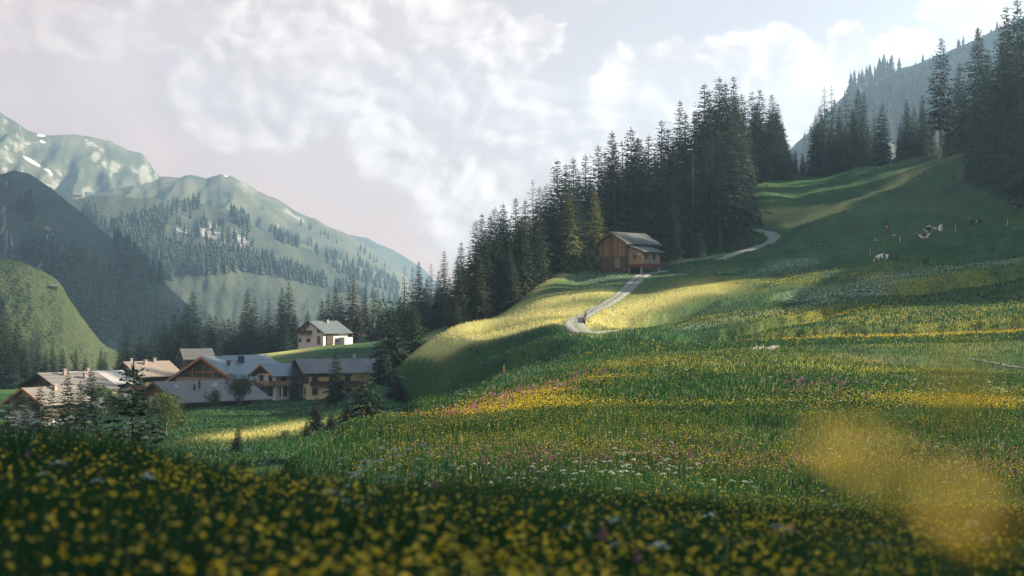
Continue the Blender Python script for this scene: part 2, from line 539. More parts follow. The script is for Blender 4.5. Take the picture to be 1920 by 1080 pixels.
M_WHITE = np.maximum.reduce([
    lineblob(GX, GY, [(1300, 615), (1400, 592), (1480, 578), (1560, 562), (1640, 545)], 1.5),
    lineblob(GX, GY, [(1480, 560), (1600, 545), (1720, 515), (1830, 497), (1900, 488)], 1.5),
    lineblob(GX, GY, [(1400, 515), (1460, 500), (1520, 490)], 1.2),
    blob(GX, GY, [(975, 700, 40, .4), (930, 722, 40, .4), (880, 750, 40, .3), (1130, 520, 200, .7), (1090, 515, 200, .6), (1210, 855, 22, .6), (1300, 850, 22, .6), (1050, 900, 20, .8), (1750, 845, 22, .6)], 1.2)])
M_PURP = np.maximum.reduce([
    lineblob(GX, GY, [(830, 800), (900, 775), (980, 750), (1060, 730), (1120, 710)], 1.6),
    blob(GX, GY, [(1000, 880, 18, 1.0), (1100, 890, 18, .9), (1200, 885, 18, .9), (1300, 880, 18, 1.0), (1450, 890, 18, .8), (1840, 880, 18, 1.3), (1780, 900, 18, 1.0), (1900, 900, 18, 1.1), (1700, 860, 18, .9), (1500, 730, 40, .7), (1640, 680, 40, .8)], 0.9),
    lineblob(GX, GY, [(1255, 512), (1330, 505)], 2.0)])


def grid_sample(M, x, y):
    M = M.reshape(gX.shape)
    t = x / (y + K0); r = np.log(np.maximum(y + K0, 7.001))
    i = np.clip(np.searchsorted(TT, t) - 1, 0, NT_ - 2); j = np.clip(np.searchsorted(RR, r) - 1, 0, NR_ - 2)
    return M[j, i]


# ---- the meadow sheet's material
def ground_material():
    m, t, out = new_mat('meadow')
    pos = t.node('ShaderNodeNewGeometry').outputs['Position']
    flat = t.mapping(pos, (1, 1, 0.0))
    big = t.noise(t.mapping(pos, (1, .7, 0)), 0.035, 4, 0.6)
    mid = t.noise(t.mapping(pos, (1, .45, 0), (0, 0, .5)), 0.16, 5, 0.65)
    fine = t.noise(flat, 1.4, 4, 0.7)
    tiny = t.noise(flat, 5.5, 2, 0.7)
    g = t.mix(t.ss(mid, .36, .66), (.011, .046, .017), (.030, .080, .021))
    g = t.mix(t.math('MULTIPLY', t.ss(big, .42, .66), .55), g, (.065, .100, .026))
    g = t.mix(t.math('MULTIPLY', t.ss(fine, .48, .72), .55), g, (.007, .028, .012))
    st = t.math('MULTIPLY', t.attr('sunlit_straw'), t.lin(t.math('ADD', fine, tiny), .7, 1.3, .45, 1.0))
    g = t.mix(st, g, (.50, .43, .15))  # seed-head colour with the sunlight painted into it
    y = t.math('MULTIPLY', t.math('MULTIPLY', t.attr('yellow'), t.ss(tiny, .44, .60)), t.ss(t.math('ADD', mid, t.math('MULTIPLY', fine, .5)), .55, .85))
    g = t.mix(t.math('MULTIPLY', y, .75), g, (.46, .34, .015))
    w = t.math('MULTIPLY', t.attr('white'), t.ss(t.noise(flat, 2.2, 4, .75), .45, .62))
    g = t.mix(t.math('MULTIPLY', w, .6), g, (.42, .47, .40))
    p = t.math('MULTIPLY', t.attr('purple'), t.ss(t.noise(flat, 4.0, 2, .7), .47, .6))
    g = t.mix(t.math('MULTIPLY', p, .6), g, (.17, .06, .11))
    nrm = t.bump(t.math('ADD', fine, t.math('MULTIPLY', tiny, .5)), 0.9, 0.35)
    principled(t, out, g, 0.95, 0, 0.1, nrm)
    return m


MAT_MEADOW = ground_material()
_idx = np.arange(NT_ * NR_).reshape(NR_, NT_)
_q = np.stack([_idx[:-1, :-1], _idx[:-1, 1:], _idx[1:, 1:], _idx[1:, :-1]], -1).reshape(-1, 4)
_V = np.stack([gX.ravel(), gY.ravel(), gZ.ravel()], -1)
ground = tag(link('ground', mk_mesh('ground', _V, _q, [MAT_MEADOW], True, {'yellow': M_YEL, 'sunlit_straw': M_SUNLIT_STRAW, 'white': M_WHITE, 'purple': M_PURP})), kind='structure')

# ================================================================== MOUNTAINS
def hill_material(name, g0, g1, rock0, rock1, rocky):
    m, t, out = new_mat(name)
    geo = t.node('ShaderNodeNewGeometry')
    pos = geo.outputs['Position']
    n0 = t.noise(t.mapping(pos, (1, .5, 1.6)), .010, 5, .6, .4)
    n1 = t.noise(t.mapping(pos, (1, .5, 1)), .045, 6, .68)
    n2 = t.noise(pos, .22, 4, .7)
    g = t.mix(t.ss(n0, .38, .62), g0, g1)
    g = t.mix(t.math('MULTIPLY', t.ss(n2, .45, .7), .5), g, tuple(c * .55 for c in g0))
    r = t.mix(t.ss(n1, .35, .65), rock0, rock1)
    up = t.vmath('DOT_PRODUCT', geo.outputs['Normal'], (0, 0, 1))
    steep = t.math('ADD', t.lin(up, .90, .55, 0, 1), t.attr('cliff'))
    f = t.ss(t.math('ADD', steep, t.math('MULTIPLY', t.math('SUBTRACT', n1, .5), 2.2)), rocky, rocky + .35)
    c = t.mix(f, g, r)
    c = t.mix(t.ss(t.math('ADD', t.attr('snow'), t.math('MULTIPLY', t.math('SUBTRACT', n2, .5), .8)), .45, .55), c, (.55, .55, .56))
    principled(t, out, c, .95, 0, .1, t.bump(t.math('ADD', n1, t.math('MULTIPLY', n2, .6)), .9, 9.0))
    return m


HILL_MESHES = []


def mountain(name, sil, Yf, zf, mat, gully=.1, power=1.2, seed=0, snow=(), cliff=(), ns=70, step=4.0, jag=.0025, fold=.012, k=1.0):
    sil = [(a, b, c * k) for a, b, c in sil]; Yf *= k; zf *= k
    px = np.arange(sil[0][0], sil[-1][0] + .1, step)
    S = np.array(sil, float)
    # the skyline: straight between the measured points, with small irregularities
    py = np.interp(px, S[:, 0], S[:, 1]); Yr = np.interp(px, S[:, 0], S[:, 2])
    zr = (600 - py) / F * Yr + (py * 0)
    zr = np.array([at(a, b, c).z for a, b, c in zip(px, py, Yr)])
    zr = zr + Yr * jag * .5 * fbm(px / 22.0, px * 0 + seed, 4, seed)
    zr = np.maximum(zr, zf + 1.0)
    s = np.concatenate([np.linspace(-.35, 0, 9)[:-1], np.linspace(0, 1, ns) ** 1.15])
    PXg, Sg = np.meshgrid(px, s)
    YR = Yr[None, :]; ZR = zr[None, :]
    Yg = np.where(Sg >= 0, YR + (Yf - YR) * Sg, YR * (1 - Sg))
    kk = np.clip(1 - np.abs(Sg), 0, 1)
    Zg = zf + (ZR - zf) * kk ** power
    env = np.sin(np.pi * np.clip(np.abs(Sg), 0, 1)) ** .7
    H = (ZR - zf)
    rid = 1 - 2 * np.abs(fbm(PXg / 70.0 + Sg * .9, Sg * 2.2 + seed, 4, seed + 5))
    Zg = Zg + H * gully * env * (rid - .45) + H * fold * env * fbm(PXg / 26.0 + Sg * 3, Sg * 14.0, 3, seed + 9)
    Xg = (PXg - 960) / F * Yg
    V = np.stack([Xg.ravel(), Yg.ravel(), Zg.ravel()], -1)
    n, mm = PXg.shape
    idx = np.arange(n * mm).reshape(n, mm)
    q = np.stack([idx[:-1, :-1], idx[1:, :-1], idx[1:, 1:], idx[:-1, 1:]], -1).reshape(-1, 4)
    # masks are measured where the surface point is seen in the photo, then stay on the surface
    cb, sb = math.cos(PITCH), math.sin(PITCH)
    dep = V[:, 1] * cb + V[:, 2] * sb; upc = -V[:, 1] * sb + V[:, 2] * cb
    vx = 960 + F * V[:, 0] / dep; vy = 540 - F * upc / dep

    def mask(lst):
        mk = np.zeros(len(V))
        for (a, b, rx, ry, rot) in lst:
            c_, s_ = math.cos(R(rot)), math.sin(R(rot))
            dx, dy = vx - a, vy - b
            mk = np.maximum(mk, np.clip(1.25 - np.sqrt(((dx * c_ + dy * s_) / rx) ** 2 + ((-dx * s_ + dy * c_) / ry) ** 2), 0, 1))
        return mk
    me = mk_mesh(name, V, q, [mat], True, {'snow': mask(snow), 'cliff': mask(cliff)})
    HILL_MESHES.append((V, q))
    return tag(link(name, me), kind='structure')


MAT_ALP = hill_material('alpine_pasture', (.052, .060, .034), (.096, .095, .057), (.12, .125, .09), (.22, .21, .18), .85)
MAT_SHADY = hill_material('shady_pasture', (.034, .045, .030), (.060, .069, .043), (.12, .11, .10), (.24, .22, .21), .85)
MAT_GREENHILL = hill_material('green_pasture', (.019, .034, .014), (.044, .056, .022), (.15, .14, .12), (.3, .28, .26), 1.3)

mountain('mountain', [(-420, 60, 1350), (-200, 110, 1400), (0, 213, 1480), (25, 228, 1500), (45, 243, 1520), (70, 252, 1540), (110, 254, 1570), (140, 253, 1600), (170, 258, 1620), (205, 266, 1650), (240, 282, 1690), (262, 289, 1710), (275, 298, 1730),
                      (285, 314, 1740), (298, 331, 1760), (330, 350, 1790), (420, 390, 1850), (560, 470, 1900)],
         1150, 20, MAT_ALP, .10, 1.15, 3, k=2.2, snow=[(77, 254, 12, 3, 3), (80, 266, 8, 3, 20), (160, 263, 4, 2, 0), (60, 303, 26, 4, 30), (100, 325, 30, 3.2, 24)], cliff=[(190, 300, 60, 22, 30), (255, 320, 30, 14, 40), (170, 272, 24, 9, 10)])
mountain('mountain', [(120, 380, 1300), (200, 356, 1330), (262, 348, 1350), (300, 333, 1380), (340, 331, 1400), (370, 329, 1420), (388, 333, 1430), (398, 328, 1435), (412, 326, 1440), (430, 330, 1450), (448, 340, 1460), (470, 352, 1480), (500, 366, 1500),
                      (520, 375, 1520), (550, 392, 1540), (580, 407, 1570), (610, 420, 1600), (640, 434, 1630), (665, 447, 1650), (690, 460, 1680), (710, 473, 1700), (730, 487, 1720), (750, 505, 1740), (770, 530, 1760), (830, 590, 1800)],
         900, 0, MAT_ALP, .09, 1.1, 13, k=2.2, snow=[(424, 330, 6, 1.5, 5)], cliff=[(455, 350, 40, 10, 25), (560, 410, 40, 6, 30)])
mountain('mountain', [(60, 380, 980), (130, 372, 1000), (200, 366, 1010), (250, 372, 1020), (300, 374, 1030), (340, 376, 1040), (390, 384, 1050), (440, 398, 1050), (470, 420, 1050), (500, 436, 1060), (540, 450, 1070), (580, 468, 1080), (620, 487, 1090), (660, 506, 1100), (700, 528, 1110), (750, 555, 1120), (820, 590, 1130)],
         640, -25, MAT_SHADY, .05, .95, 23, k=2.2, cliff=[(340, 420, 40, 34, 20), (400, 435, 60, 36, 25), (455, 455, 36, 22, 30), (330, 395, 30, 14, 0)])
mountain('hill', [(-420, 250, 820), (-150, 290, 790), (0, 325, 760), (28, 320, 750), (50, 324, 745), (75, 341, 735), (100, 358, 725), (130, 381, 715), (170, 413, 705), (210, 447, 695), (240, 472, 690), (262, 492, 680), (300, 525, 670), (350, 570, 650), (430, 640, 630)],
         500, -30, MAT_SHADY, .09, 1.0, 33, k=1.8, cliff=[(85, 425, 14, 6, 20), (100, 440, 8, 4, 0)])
mountain('hill', [(-420, 430, 540), (-150, 460, 540), (0, 484, 540), (35, 490, 540), (60, 500, 542), (85, 512, 545), (105, 523, 545), (118, 536, 545), (126, 556, 545), (150, 590, 545), (190, 640, 545), (240, 680, 540)],
         450, -22, MAT_GREENHILL, .05, .9, 43, k=1.15)
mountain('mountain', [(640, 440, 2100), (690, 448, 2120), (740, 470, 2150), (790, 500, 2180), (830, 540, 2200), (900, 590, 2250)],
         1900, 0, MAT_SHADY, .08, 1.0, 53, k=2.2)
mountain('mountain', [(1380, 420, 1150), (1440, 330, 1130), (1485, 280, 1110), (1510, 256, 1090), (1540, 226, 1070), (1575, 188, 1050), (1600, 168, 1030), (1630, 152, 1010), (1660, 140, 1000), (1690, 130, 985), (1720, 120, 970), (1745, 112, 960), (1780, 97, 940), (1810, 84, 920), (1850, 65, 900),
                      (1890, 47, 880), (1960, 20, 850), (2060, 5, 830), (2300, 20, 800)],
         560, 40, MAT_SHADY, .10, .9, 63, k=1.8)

HV = np.concatenate([v for v, q in HILL_MESHES])
_off = np.cumsum([0] + [len(v) for v, q in HILL_MESHES])[:-1]
HBVH = BVHTree.FromPolygons([tuple(v) for v in HV], [tuple(int(i) for i in r) for o_, (v, q) in zip(_off, HILL_MESHES) for r in (q + o_)])


def hhit(px, py):
    d = ray(px, py).normalized()
    loc, nrm, i, dist = HBVH.ray_cast(Vector((0, 0, 0)), d  , 6500)
    return loc

# ================================================================== TREES
def leaf_material(name, c0, c1, trans=.25):
    m, t, out = new_mat(name)
    pos = t.node('ShaderNodeTexCoord').outputs['Object']
    info = t.node('ShaderNodeObjectInfo')
    n = t.noise(pos, .55, 3, .6)
    n2 = t.noise(pos, 3.5, 2, .6)
    f = t.math('ADD', t.math('MULTIPLY', t.ss(n, .35, .65), .5), t.math('MULTIPLY', t.attr('tint'), .5))
    c = t.mix(f, c0, c1)
    c = t.mix(t.math('MULTIPLY', n2, .35), c, tuple(x * .5 for x in c0))
    hv = t.node('ShaderNodeHueSaturation')
    t.l.new(c, hv.inputs['Color'])
    t.put(hv.inputs['Value'], t.lin(info.outputs['Random'], 0, 1, .72, 1.3))
    t.put(hv.inputs['Hue'], t.lin(t.math('FRACT', t.math('MULTIPLY', info.outputs['Random'], 7.13)), 0, 1, .475, .515))
    p = t.node('ShaderNodeBsdfPrincipled'); t.l.new(hv.outputs[0], p.inputs['Base Color'])
    p.inputs['Roughness'].default_value = .75; p.inputs['Specular IOR Level'].default_value = .2
    tr = t.node('ShaderNodeBsdfTranslucent'); t.l.new(hv.outputs[0], tr.inputs['Color'])
    mx = t.node('ShaderNodeMixShader'); mx.inputs[0].default_value = trans
    t.l.new(p.outputs[0], mx.inputs[1]); t.l.new(tr.outputs[0], mx.inputs[2]); t.l.new(mx.outputs[0], out.inputs['Surface'])
    return m


MAT_NEEDLE = leaf_material('spruce_needles', (.006, .019, .015), (.024, .050, .026))
MAT_NEEDLE_YOUNG = leaf_material('young_spruce_needles', (.009, .027, .014), (.045, .075, .024))
MAT_NEEDLE_OLIVE = leaf_material('olive_spruce_needles', (.014, .026, .016), (.048, .062, .029))
MAT_NEEDLE_SUNLIT = leaf_material('sunlit_spruce_needles', (.055, .072, .022), (.19, .195, .055))  # sunlight on the two cabin spruces is put into the needle colour
MAT_NEEDLE_RED = leaf_material('browning_needles', (.05, .04, .022), (.12, .075, .04))
MAT_LEAF = leaf_material('broad_leaves', (.03, .055, .018), (.075, .11, .03), .35)
MAT_BARK = rough_mat('bark', (.05, .04, .034), (.14, .115, .095), 3.0, .95, .5, (1, 1, .25))
MAT_BARK_PALE = rough_mat('pale_bark', (.16, .14, .12), (.32, .29, .25), 3.0, .95, .5, (1, 1, .25))


def rhombi(c, d, l, w, rng):
    """leaf-shaped faces: base points c (n,3), directions d, lengths l, half-widths w"""
    n = len(c)
    up = np.stack([rng.normal(0, .35, n), rng.normal(0, .35, n), np.ones(n)], -1)
    s = np.cross(d, up); s /= np.linalg.norm(s, axis=1, keepdims=True) + 1e-9
    p0 = c; p2 = c + d * l[:, None]
    mid = c + d * (l * .45)[:, None]
    p1 = mid + s * w[:, None]; p3 = mid - s * w[:, None]
    p1[:, 2] -= w * .35; p3[:, 2] -= w * .35
    V = np.stack([p0, p1, p2, p3], 1).reshape(-1, 3)
    I = np.arange(n * 4).reshape(n, 4)
    return V, I


def spruce_meshes(H, rad, whorls, nb, seed, base=.05, spray=1.0, gap=0.0, tip=1.0, spd=7.2):
    rng = np.random.default_rng(seed)
    C, D, L, W, T = [], [], [], [], []
    lean = rng.uniform(-.01, .01, 2)
    for i in range(whorls):
        t = base + (0.965 - base) * (i + rng.uniform(-.3, .3)) / (whorls - 1)
        t0_ = t = min(max(t, base * .7), .968)
        asym = rng.uniform(0, 6.28); asa = rng.uniform(.05, .25)
        prof = (1 - t) ** .74 * (0.72 + .28 * min(1, (t - base) / .14 + .35))
        Lw = rad * prof * rng.uniform(.78, 1.12) + .08 * spray * tip
        n = max(4, int(nb * (.30 + .70 * (1 - t) ** .5)))
        ph = rng.uniform(0, 6.3)
        for k in range(n):
            if rng.random() < gap: continue
            az = ph + 6.283 * k / n + rng.uniform(-.3, .3)
            t = min(max(t0_ + rng.normal(0, .011 * (1.15 - t0_)), .01), .972)
            l = Lw * rng.uniform(.58, 1.15) * (1 + asa * math.cos(az - asym))
            if rng.random() < .09: l *= 1.28
            d = np.array([math.cos(az), math.sin(az), 0.0]); lat = np.array([-d[1], d[0], 0.0])
            rise = -.30 + .85 * t + rng.uniform(-.12, .12)
            droop = .38 * (1 - .6 * t)
            ns = max(3, int(round(spd * (.5 + 1.6 * (1 - t)))))
            for j in range(ns):
                s = (j + rng.uniform(.2, 1.0)) / ns
                s = .12 + .88 * s
                p = np.array([lean[0] * t * H, lean[1] * t * H, t * H]) + d * l * s + lat * rng.normal(0, .16) * l * (.25 + s * .6)
                p[2] += l * (rise * s - droop * s * s + .12 * max(0, s - .7))
                q = d * rng.uniform(.5, 1.0) + lat * rng.normal(0, .55)
                q[2] = rise - 2 * droop * s * .6 - .25 + rng.normal(0, .22)
                q /= np.linalg.norm(q)
                C.append(p - q * .25 * spray * (1.1 - t)); D.append(q); L.append(spray * rng.uniform(.65, 1.2) * (.26 + .74 * (1 - t) ** .7)); W.append(spray * rng.uniform(.17, .30) * (.36 + .64 * (1 - t) ** .5)); T.append(rng.random() * .55 + .45 * s)
    for j in range(6):   # leading shoot
        C.append(np.array([lean[0] * H, lean[1] * H, H * (.94 + .007 * j)])); q = np.array([rng.normal(0, .18), rng.normal(0, .18), 1.0]); D.append(q / np.linalg.norm(q)); L.append(spray * .62); W.append(spray * .045); T.append(.6)
    C, D, L, W, T = map(np.array, (C, D, L, W, T))
    V, I = rhombi(C, D, L, W, rng)
    mb = MB()
    r0 = .011 * H + .04
    for a, b in ((0, .25), (.25, .6), (.6, .99)):
        mb.tube((lean[0] * a * H, lean[1] * a * H, a * H - (.8 if a == 0 else 0)), (lean[0] * b * H, lean[1] * b * H, b * H), r0 * (1 - a * .95) * (1.25 if a == 0 else 1), r0 * (1 - b * .95), 7)
    return (V, I, np.repeat(T, 4)), mb


class Kind:
    """one grown shape; the first tree placed owns the meshes, the rest are copies"""
    def __init__(self, H, cm, mb, mat, bark, name):
        self.H = H; self.name = name
        V, I, T = cm
        self.crown = mk_mesh('crown', V, I, [mat], False, {'tint': T})
        o = mb.build('trunk', bark); self.trunk = o.data
        bpy.data.objects.remove(o)

    def place(self, loc, h, rz=None, squash=1.0, label=None, group=None, cat='spruce'):
        r = empty(self.name, loc, random.uniform(0, 6.28) if rz is None else rz)
        s = h / self.H
        r.scale = (s * squash, s * squash, s)
        tag(r, label, cat, group)
        link('trunk', self.trunk, r); link('crown', self.crown, r)
        return r


def make_kind(H, rad, whorls, nb, seed, mat=None, bark=None, name='spruce_tree', **kw):
    cm, mb = spruce_meshes(H, rad, whorls, nb, seed, **kw)
    return Kind(H, cm, mb, mat or MAT_NEEDLE, bark or MAT_BARK, name)


TALL = [make_kind(28, r, w, n, 100 + i, mat=m, base=b, spray=sp, gap=g) for i, (r, w, n, b, sp, g, m) in enumerate(
    [(4.8, 60, 16, .02, 1.0, .03, MAT_NEEDLE), (5.2, 54, 16, .03, 1.05, .06, MAT_NEEDLE), (4.3, 62, 15, .04, .95, .04, MAT_NEEDLE_OLIVE), (4.6, 52, 15, .04, 1.05, .14, MAT_NEEDLE), (5.6, 58, 17, .02, 1.05, .05, MAT_NEEDLE), (4.0, 58, 14, .05, .95, .09, MAT_NEEDLE_OLIVE)])]
OPEN = [make_kind(28, 4.2, 46, 11, 130 + i, base=.07, spray=1.0, gap=.20, spd=4.4) for i in range(3)]
SNAGGY = make_kind(28, 4.2, 46, 11, 141, base=.22, spray=1.05, gap=.18, mat=MAT_NEEDLE_OLIVE)
BARE = make_kind(28, 4.4, 48, 11, 142, base=.27, spray=1.05, gap=.16, bark=MAT_BARK_PALE)
BRIGHT = [make_kind(24, 4.6, 48, 14, 145 + i, mat=MAT_NEEDLE_SUNLIT, base=.05, spray=1.0, gap=.10) for i in range(2)]
REDDISH = make_kind(20, 4.0, 46, 13, 150, mat=MAT_NEEDLE_RED, base=.05, spray=.95, gap=.06)
MID = [make_kind(16, r, 44, 14, 160 + i, mat=(MAT_NEEDLE, MAT_NEEDLE_OLIVE, MAT_NEEDLE)[i], base=.02, spray=.85, gap=.05) for i, r in enumerate((3.2, 2.8, 3.5))]
YOUNG = [make_kind(6, r, 30, 13, 170 + i, mat=MAT_NEEDLE_YOUNG, base=.02, spray=.48, gap=.05, spd=5) for i, r in enumerate((1.7, 2.0, 1.4))]
BUSHY = [make_kind(6, r, 30, 16, 180 + i, mat=MAT_NEEDLE, base=.02, spray=.52, gap=.03, tip=1.3, spd=6) for i, r in enumerate((2.3, 2.0))]


def broadleaf_kind(H, seed, name, squash=.8, stem=.18):
    rng = np.random.default_rng(seed)
    C, D, L, W, T = [], [], [], [], []
    blobs = [(np.array([rng.normal(0, .22), rng.normal(0, .22), rng.uniform(.35, .85)]) * H, H * rng.uniform(.16, .28)) for _ in range(14)]
    for c, r in blobs:
        for _ in range(190):
            d = rng.normal(0, 1, 3); d /= np.linalg.norm(d)
            p = c + d * r * rng.uniform(.55, 1.05)
            if p[2] < .06 * H: continue
            C.append(p); q = d + rng.normal(0, .7, 3); q /= np.linalg.norm(q); D.append(q)
            L.append(H * rng.uniform(.035, .07)); W.append(H * rng.uniform(.014, .026)); T.append(rng.random())
    V, I = rhombi(*map(np.array, (C, D, L, W)), rng)
    mb = MB()
    mb.tube((0, 0, -.4), (0, 0, H * .45), .03 * H, .02 * H)
    for k in range(5):
        a = k * 1.26
        mb.tube((0, 0, H * .3), (math.cos(a) * H * .22, math.sin(a) * H * .22, H * .62), .014 * H, .006 * H, 5)
    k = Kind(H, (V, I, np.repeat(np.array(T), 4)), mb, MAT_LEAF, MAT_BARK, name)
    return k


BROAD = [broadleaf_kind(6, 200, 'broadleaf_tree'), broadleaf_kind(6, 201, 'broadleaf_tree')]
SHRUB = [broadleaf_kind(3, 210, 'shrub'), broadleaf_kind(3, 211, 'shrub')]


def stand(kind, px, top, Y, base=None, squash=1.0, **kw):
    """a tree on the ground in picture column px at distance Y, grown so that its tip reaches row top"""
    g = gp(px, Y)
    h = (at(px, top, Y).z - g.z) * (1.10 if kind in BUSHY or kind in YOUNG else 1.03)
    return kind.place((g.x, g.y, g.z - .05), max(h, .8), None, squash, **kw)


# ---- the forest behind the cabin
EDGE = np.array([(846, 221), (870, 224), (890, 227), (940, 232), (973, 238), (1007, 245), (1040, 257), (1067, 264), (1130, 269), (1180, 277), (1240, 279), (1330, 288), (1372, 303), (1388, 320), (1400, 337), (1440, 342), (1500, 347)], float)
SIL = np.array([(846, 540), (856, 500), (866, 458), (880, 450), (892, 418), (912, 402), (945, 388), (968, 374), (990, 374), (1002, 342), (1022, 345), (1047, 305), (1075, 300), (1100, 292), (1122, 276), (1150, 252), (1188, 245), (1215, 258), (1240, 232), (1262, 238), (1274, 196),
                (1300, 210), (1320, 162), (1350, 150), (1376, 148), (1395, 168), (1412, 178), (1428, 172), (1450, 180), (1466, 205), (1480, 262), (1492, 320)], float)


def sil_h(px, Y):
    return at(px, float(np.interp(px, SIL[:, 0], SIL[:, 1])), Y).z


FOREST_GROUP = 'spruces of the forest behind the cabin'
peaks = [(858, 480, 8), (866, 456, 12), (880, 470, 20), (893, 416, 22), (905, 403, 14), (918, 408, 30), (930, 392, 22), (945, 385, 30), (966, 372, 26), (984, 376, 20), (1001, 340, 24), (1014, 352, 30), (1026, 348, 18), (1046, 303, 28), (1060, 312, 36), (1077, 298, 26), (1098, 292, 34),
         (1122, 273, 26), (1136, 290, 36), (1150, 250, 30), (1170, 268, 40), (1186, 243, 28), (1200, 262, 40), (1216, 256, 28), (1240, 230, 24), (1256, 244, 36), (1273, 193, 24), (1288, 214, 32), (1302, 212, 20), (1320, 160, 22), (1332, 172, 30), (1351, 148, 16), (1364, 158, 26), (1376, 147, 14), (1392, 178, 22),
         (1410, 174, 10), (1427, 171, 14), (1420, 196, 6), (1450, 178, 6), (1460, 196, 12), (1469, 232, 8)]
used = []
for px, top, off in peaks:
    Y = float(np.interp(px, EDGE[:, 0], EDGE[:, 1])) + off
    k = random.choice(TALL[:4] + [OPEN[0]]) if px < 1260 else random.choice(TALL)
    stand(k, px, top, Y, squash=random.uniform(1.05, 1.4), label='spruce with its tip against the sky on the skyline of the cabin forest', group='skyline ' + FOREST_GROUP)
    used.append((px, Y))
n_front = n_back = 0
tries = 0
while n_front + n_back < 120 and tries < 6000:
    tries += 1
    px = random.uniform(852, 1490)
    front = random.random() < .5
    off = random.uniform(2, 9) if front else random.uniform(9, 62)
    Y = float(np.interp(px, EDGE[:, 0], EDGE[:, 1])) + off
    sep = 5.2 if front else 6.4
    if 1095 < px < 1250 and Y < 283: continue
    x = (px - 960) / F * Y
    if any((x - (a - 960) / F * b) ** 2 + (Y - b) ** 2 < (sep * .62) ** 2 for a, b in used): continue
    zb = float(zg(x, Y)); hm = sil_h(px, Y) - zb
    if hm < 7: continue
    h = hm * (random.uniform(.55, .92) if front else random.uniform(.72, .97))
    h = min(h, 37)
    k = random.choice(TALL + TALL[:3] + OPEN[:1])
    if front and px < 1060 and random.random() < .35: h *= .75
    lab = 'dark spruce in the close front row at the edge of the forest behind the cabin' if front else 'dark spruce standing deep inside the forest behind the cabin'
    k.place((x, Y, zb - .1), h, None, random.uniform(1.1, 1.5) * (1.15 if h < 20 else 1), lab, ('front row ' if front else 'inner ') + FOREST_GROUP)
    used.append((px, Y)); n_front += front; n_back += not front

# trees of the forest one can point to
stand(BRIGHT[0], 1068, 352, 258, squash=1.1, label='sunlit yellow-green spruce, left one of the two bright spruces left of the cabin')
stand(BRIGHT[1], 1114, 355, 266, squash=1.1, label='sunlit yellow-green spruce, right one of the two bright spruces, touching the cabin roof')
stand(SNAGGY, 1350, 232, 290, squash=1.0, label='tall spruce with a long bare lower trunk in front of the highest forest trees')
stand(TALL[2], 1206, 300, 286, squash=1.25, label='broad brownish spruce rising right behind the cabin roof')
stand(TALL[4], 1262, 330, 284, squash=1.1, label='slender spruce rising behind the right end of the cabin roof')
stand(MID[1], 1264, 376, 280, label='mid-height pointed spruce between the cabin and the upper path')
for px, top, Y, lab in [(1249, 446, 268, 'small young spruce directly against the right end of the cabin'), (1312, 430, 281, 'light green young spruce at the forest foot halfway between cabin and upper path'),
                        (1290, 452, 284, 'short dark young spruce left of the light green one at the forest foot'), (1334, 440, 289, 'young spruce at the forest foot nearest to the upper path'), (1382, 452, 286, 'bushy low spruce beside the bend of the upper path')]:
    stand(random.choice(YOUNG), px, top, Y, label=lab)
for px, top, Y, lab in [(1492, 280, 352, 'short spruce in the gap between the forest and the right-hand tree group'), (1506, 284, 356, 'short spruce standing lone against the hazy mountain in the gap')]:
    stand(MID[1], px, top, Y, label=lab)

# ---- right-hand group on the pasture's crest
G1 = 'spruce group on the crest right of the forest'
for px, top, Y, k in [(1531, 218, 348, MID[0]), (1548, 163, 352, OPEN[1]), (1563, 160, 356, OPEN[2]), (1540, 200, 360, TALL[1]), (1575, 200, 350, TALL[2]), (1589, 166, 358, OPEN[0]), (1600, 205, 352, TALL[0]), (1611, 168, 352, TALL[3]), (1622, 176, 356, TALL[5]), (1641, 205, 350, OPEN[2]), (1655, 198, 348, MID[2]), (1560, 235, 346, TALL[4]), (1630, 240, 360, TALL[4]), (1585, 240, 345, MID[0])]:
    stand(k, px, top, Y, squash=random.uniform(1.0, 1.2), label='spruce of the ragged group on the crest right of the big forest', group=G1)
G2 = 'spruces on the crest left of the dark edge trees'
for px, top, Y, k in [(1690, 232, 348, MID[1]), (1703, 188, 350, TALL[0]), (1716, 200, 354, TALL[3]), (1732, 180, 348, TALL[2]), (1745, 210, 352, TALL[4])]:
    stand(k, px, top, Y, squash=1.1, label='shorter spruce in the row just left of the tall bare-trunked spruce on the crest', group=G2)
stand(BARE, 1765, 74, 338, squash=1.25, label='tallest spruce on the crest with a pale bare trunk showing down its middle')
G3 = 'dark spruces massed at the right edge'
for px, top, Y, k in [(1782, 190, 345, TALL[1]), (1800, 120, 340, TALL[5]), (1812, 180, 330, TALL[0]), (1838, 55, 326, TALL[4]), (1855, 95, 318, TALL[0]), (1868, 150, 300, TALL[1]), (1845, 200, 296, TALL[4]), (1892, 13, 300, TALL[2]), (1910, 4, 306, TALL[3]), (1880, 90, 286, TALL[4]), (1905, 110, 278, TALL[0]), (1930, 30, 284, TALL[4]),
                      (1862, 190, 279, TALL[4]), (1885, 170, 274, TALL[1]), (1915, 160, 268, TALL[4]), (1950, 40, 275, TALL[1]), (1946, 130, 262, TALL[0]), (1835, 170, 288, TALL[2])]:
    stand(k, px, top, Y, squash=random.uniform(1.1, 1.35), label='near-black spruce in the dense dark mass at the upper right edge', group=G3)
stand(YOUNG[2], 1790, 322, 300, squash=1.0, label='small lone spruce on the slope below the dark trees at the right edge')
# (the unseen, partly added slope forest beyond the right edge is sown with the far woods below)

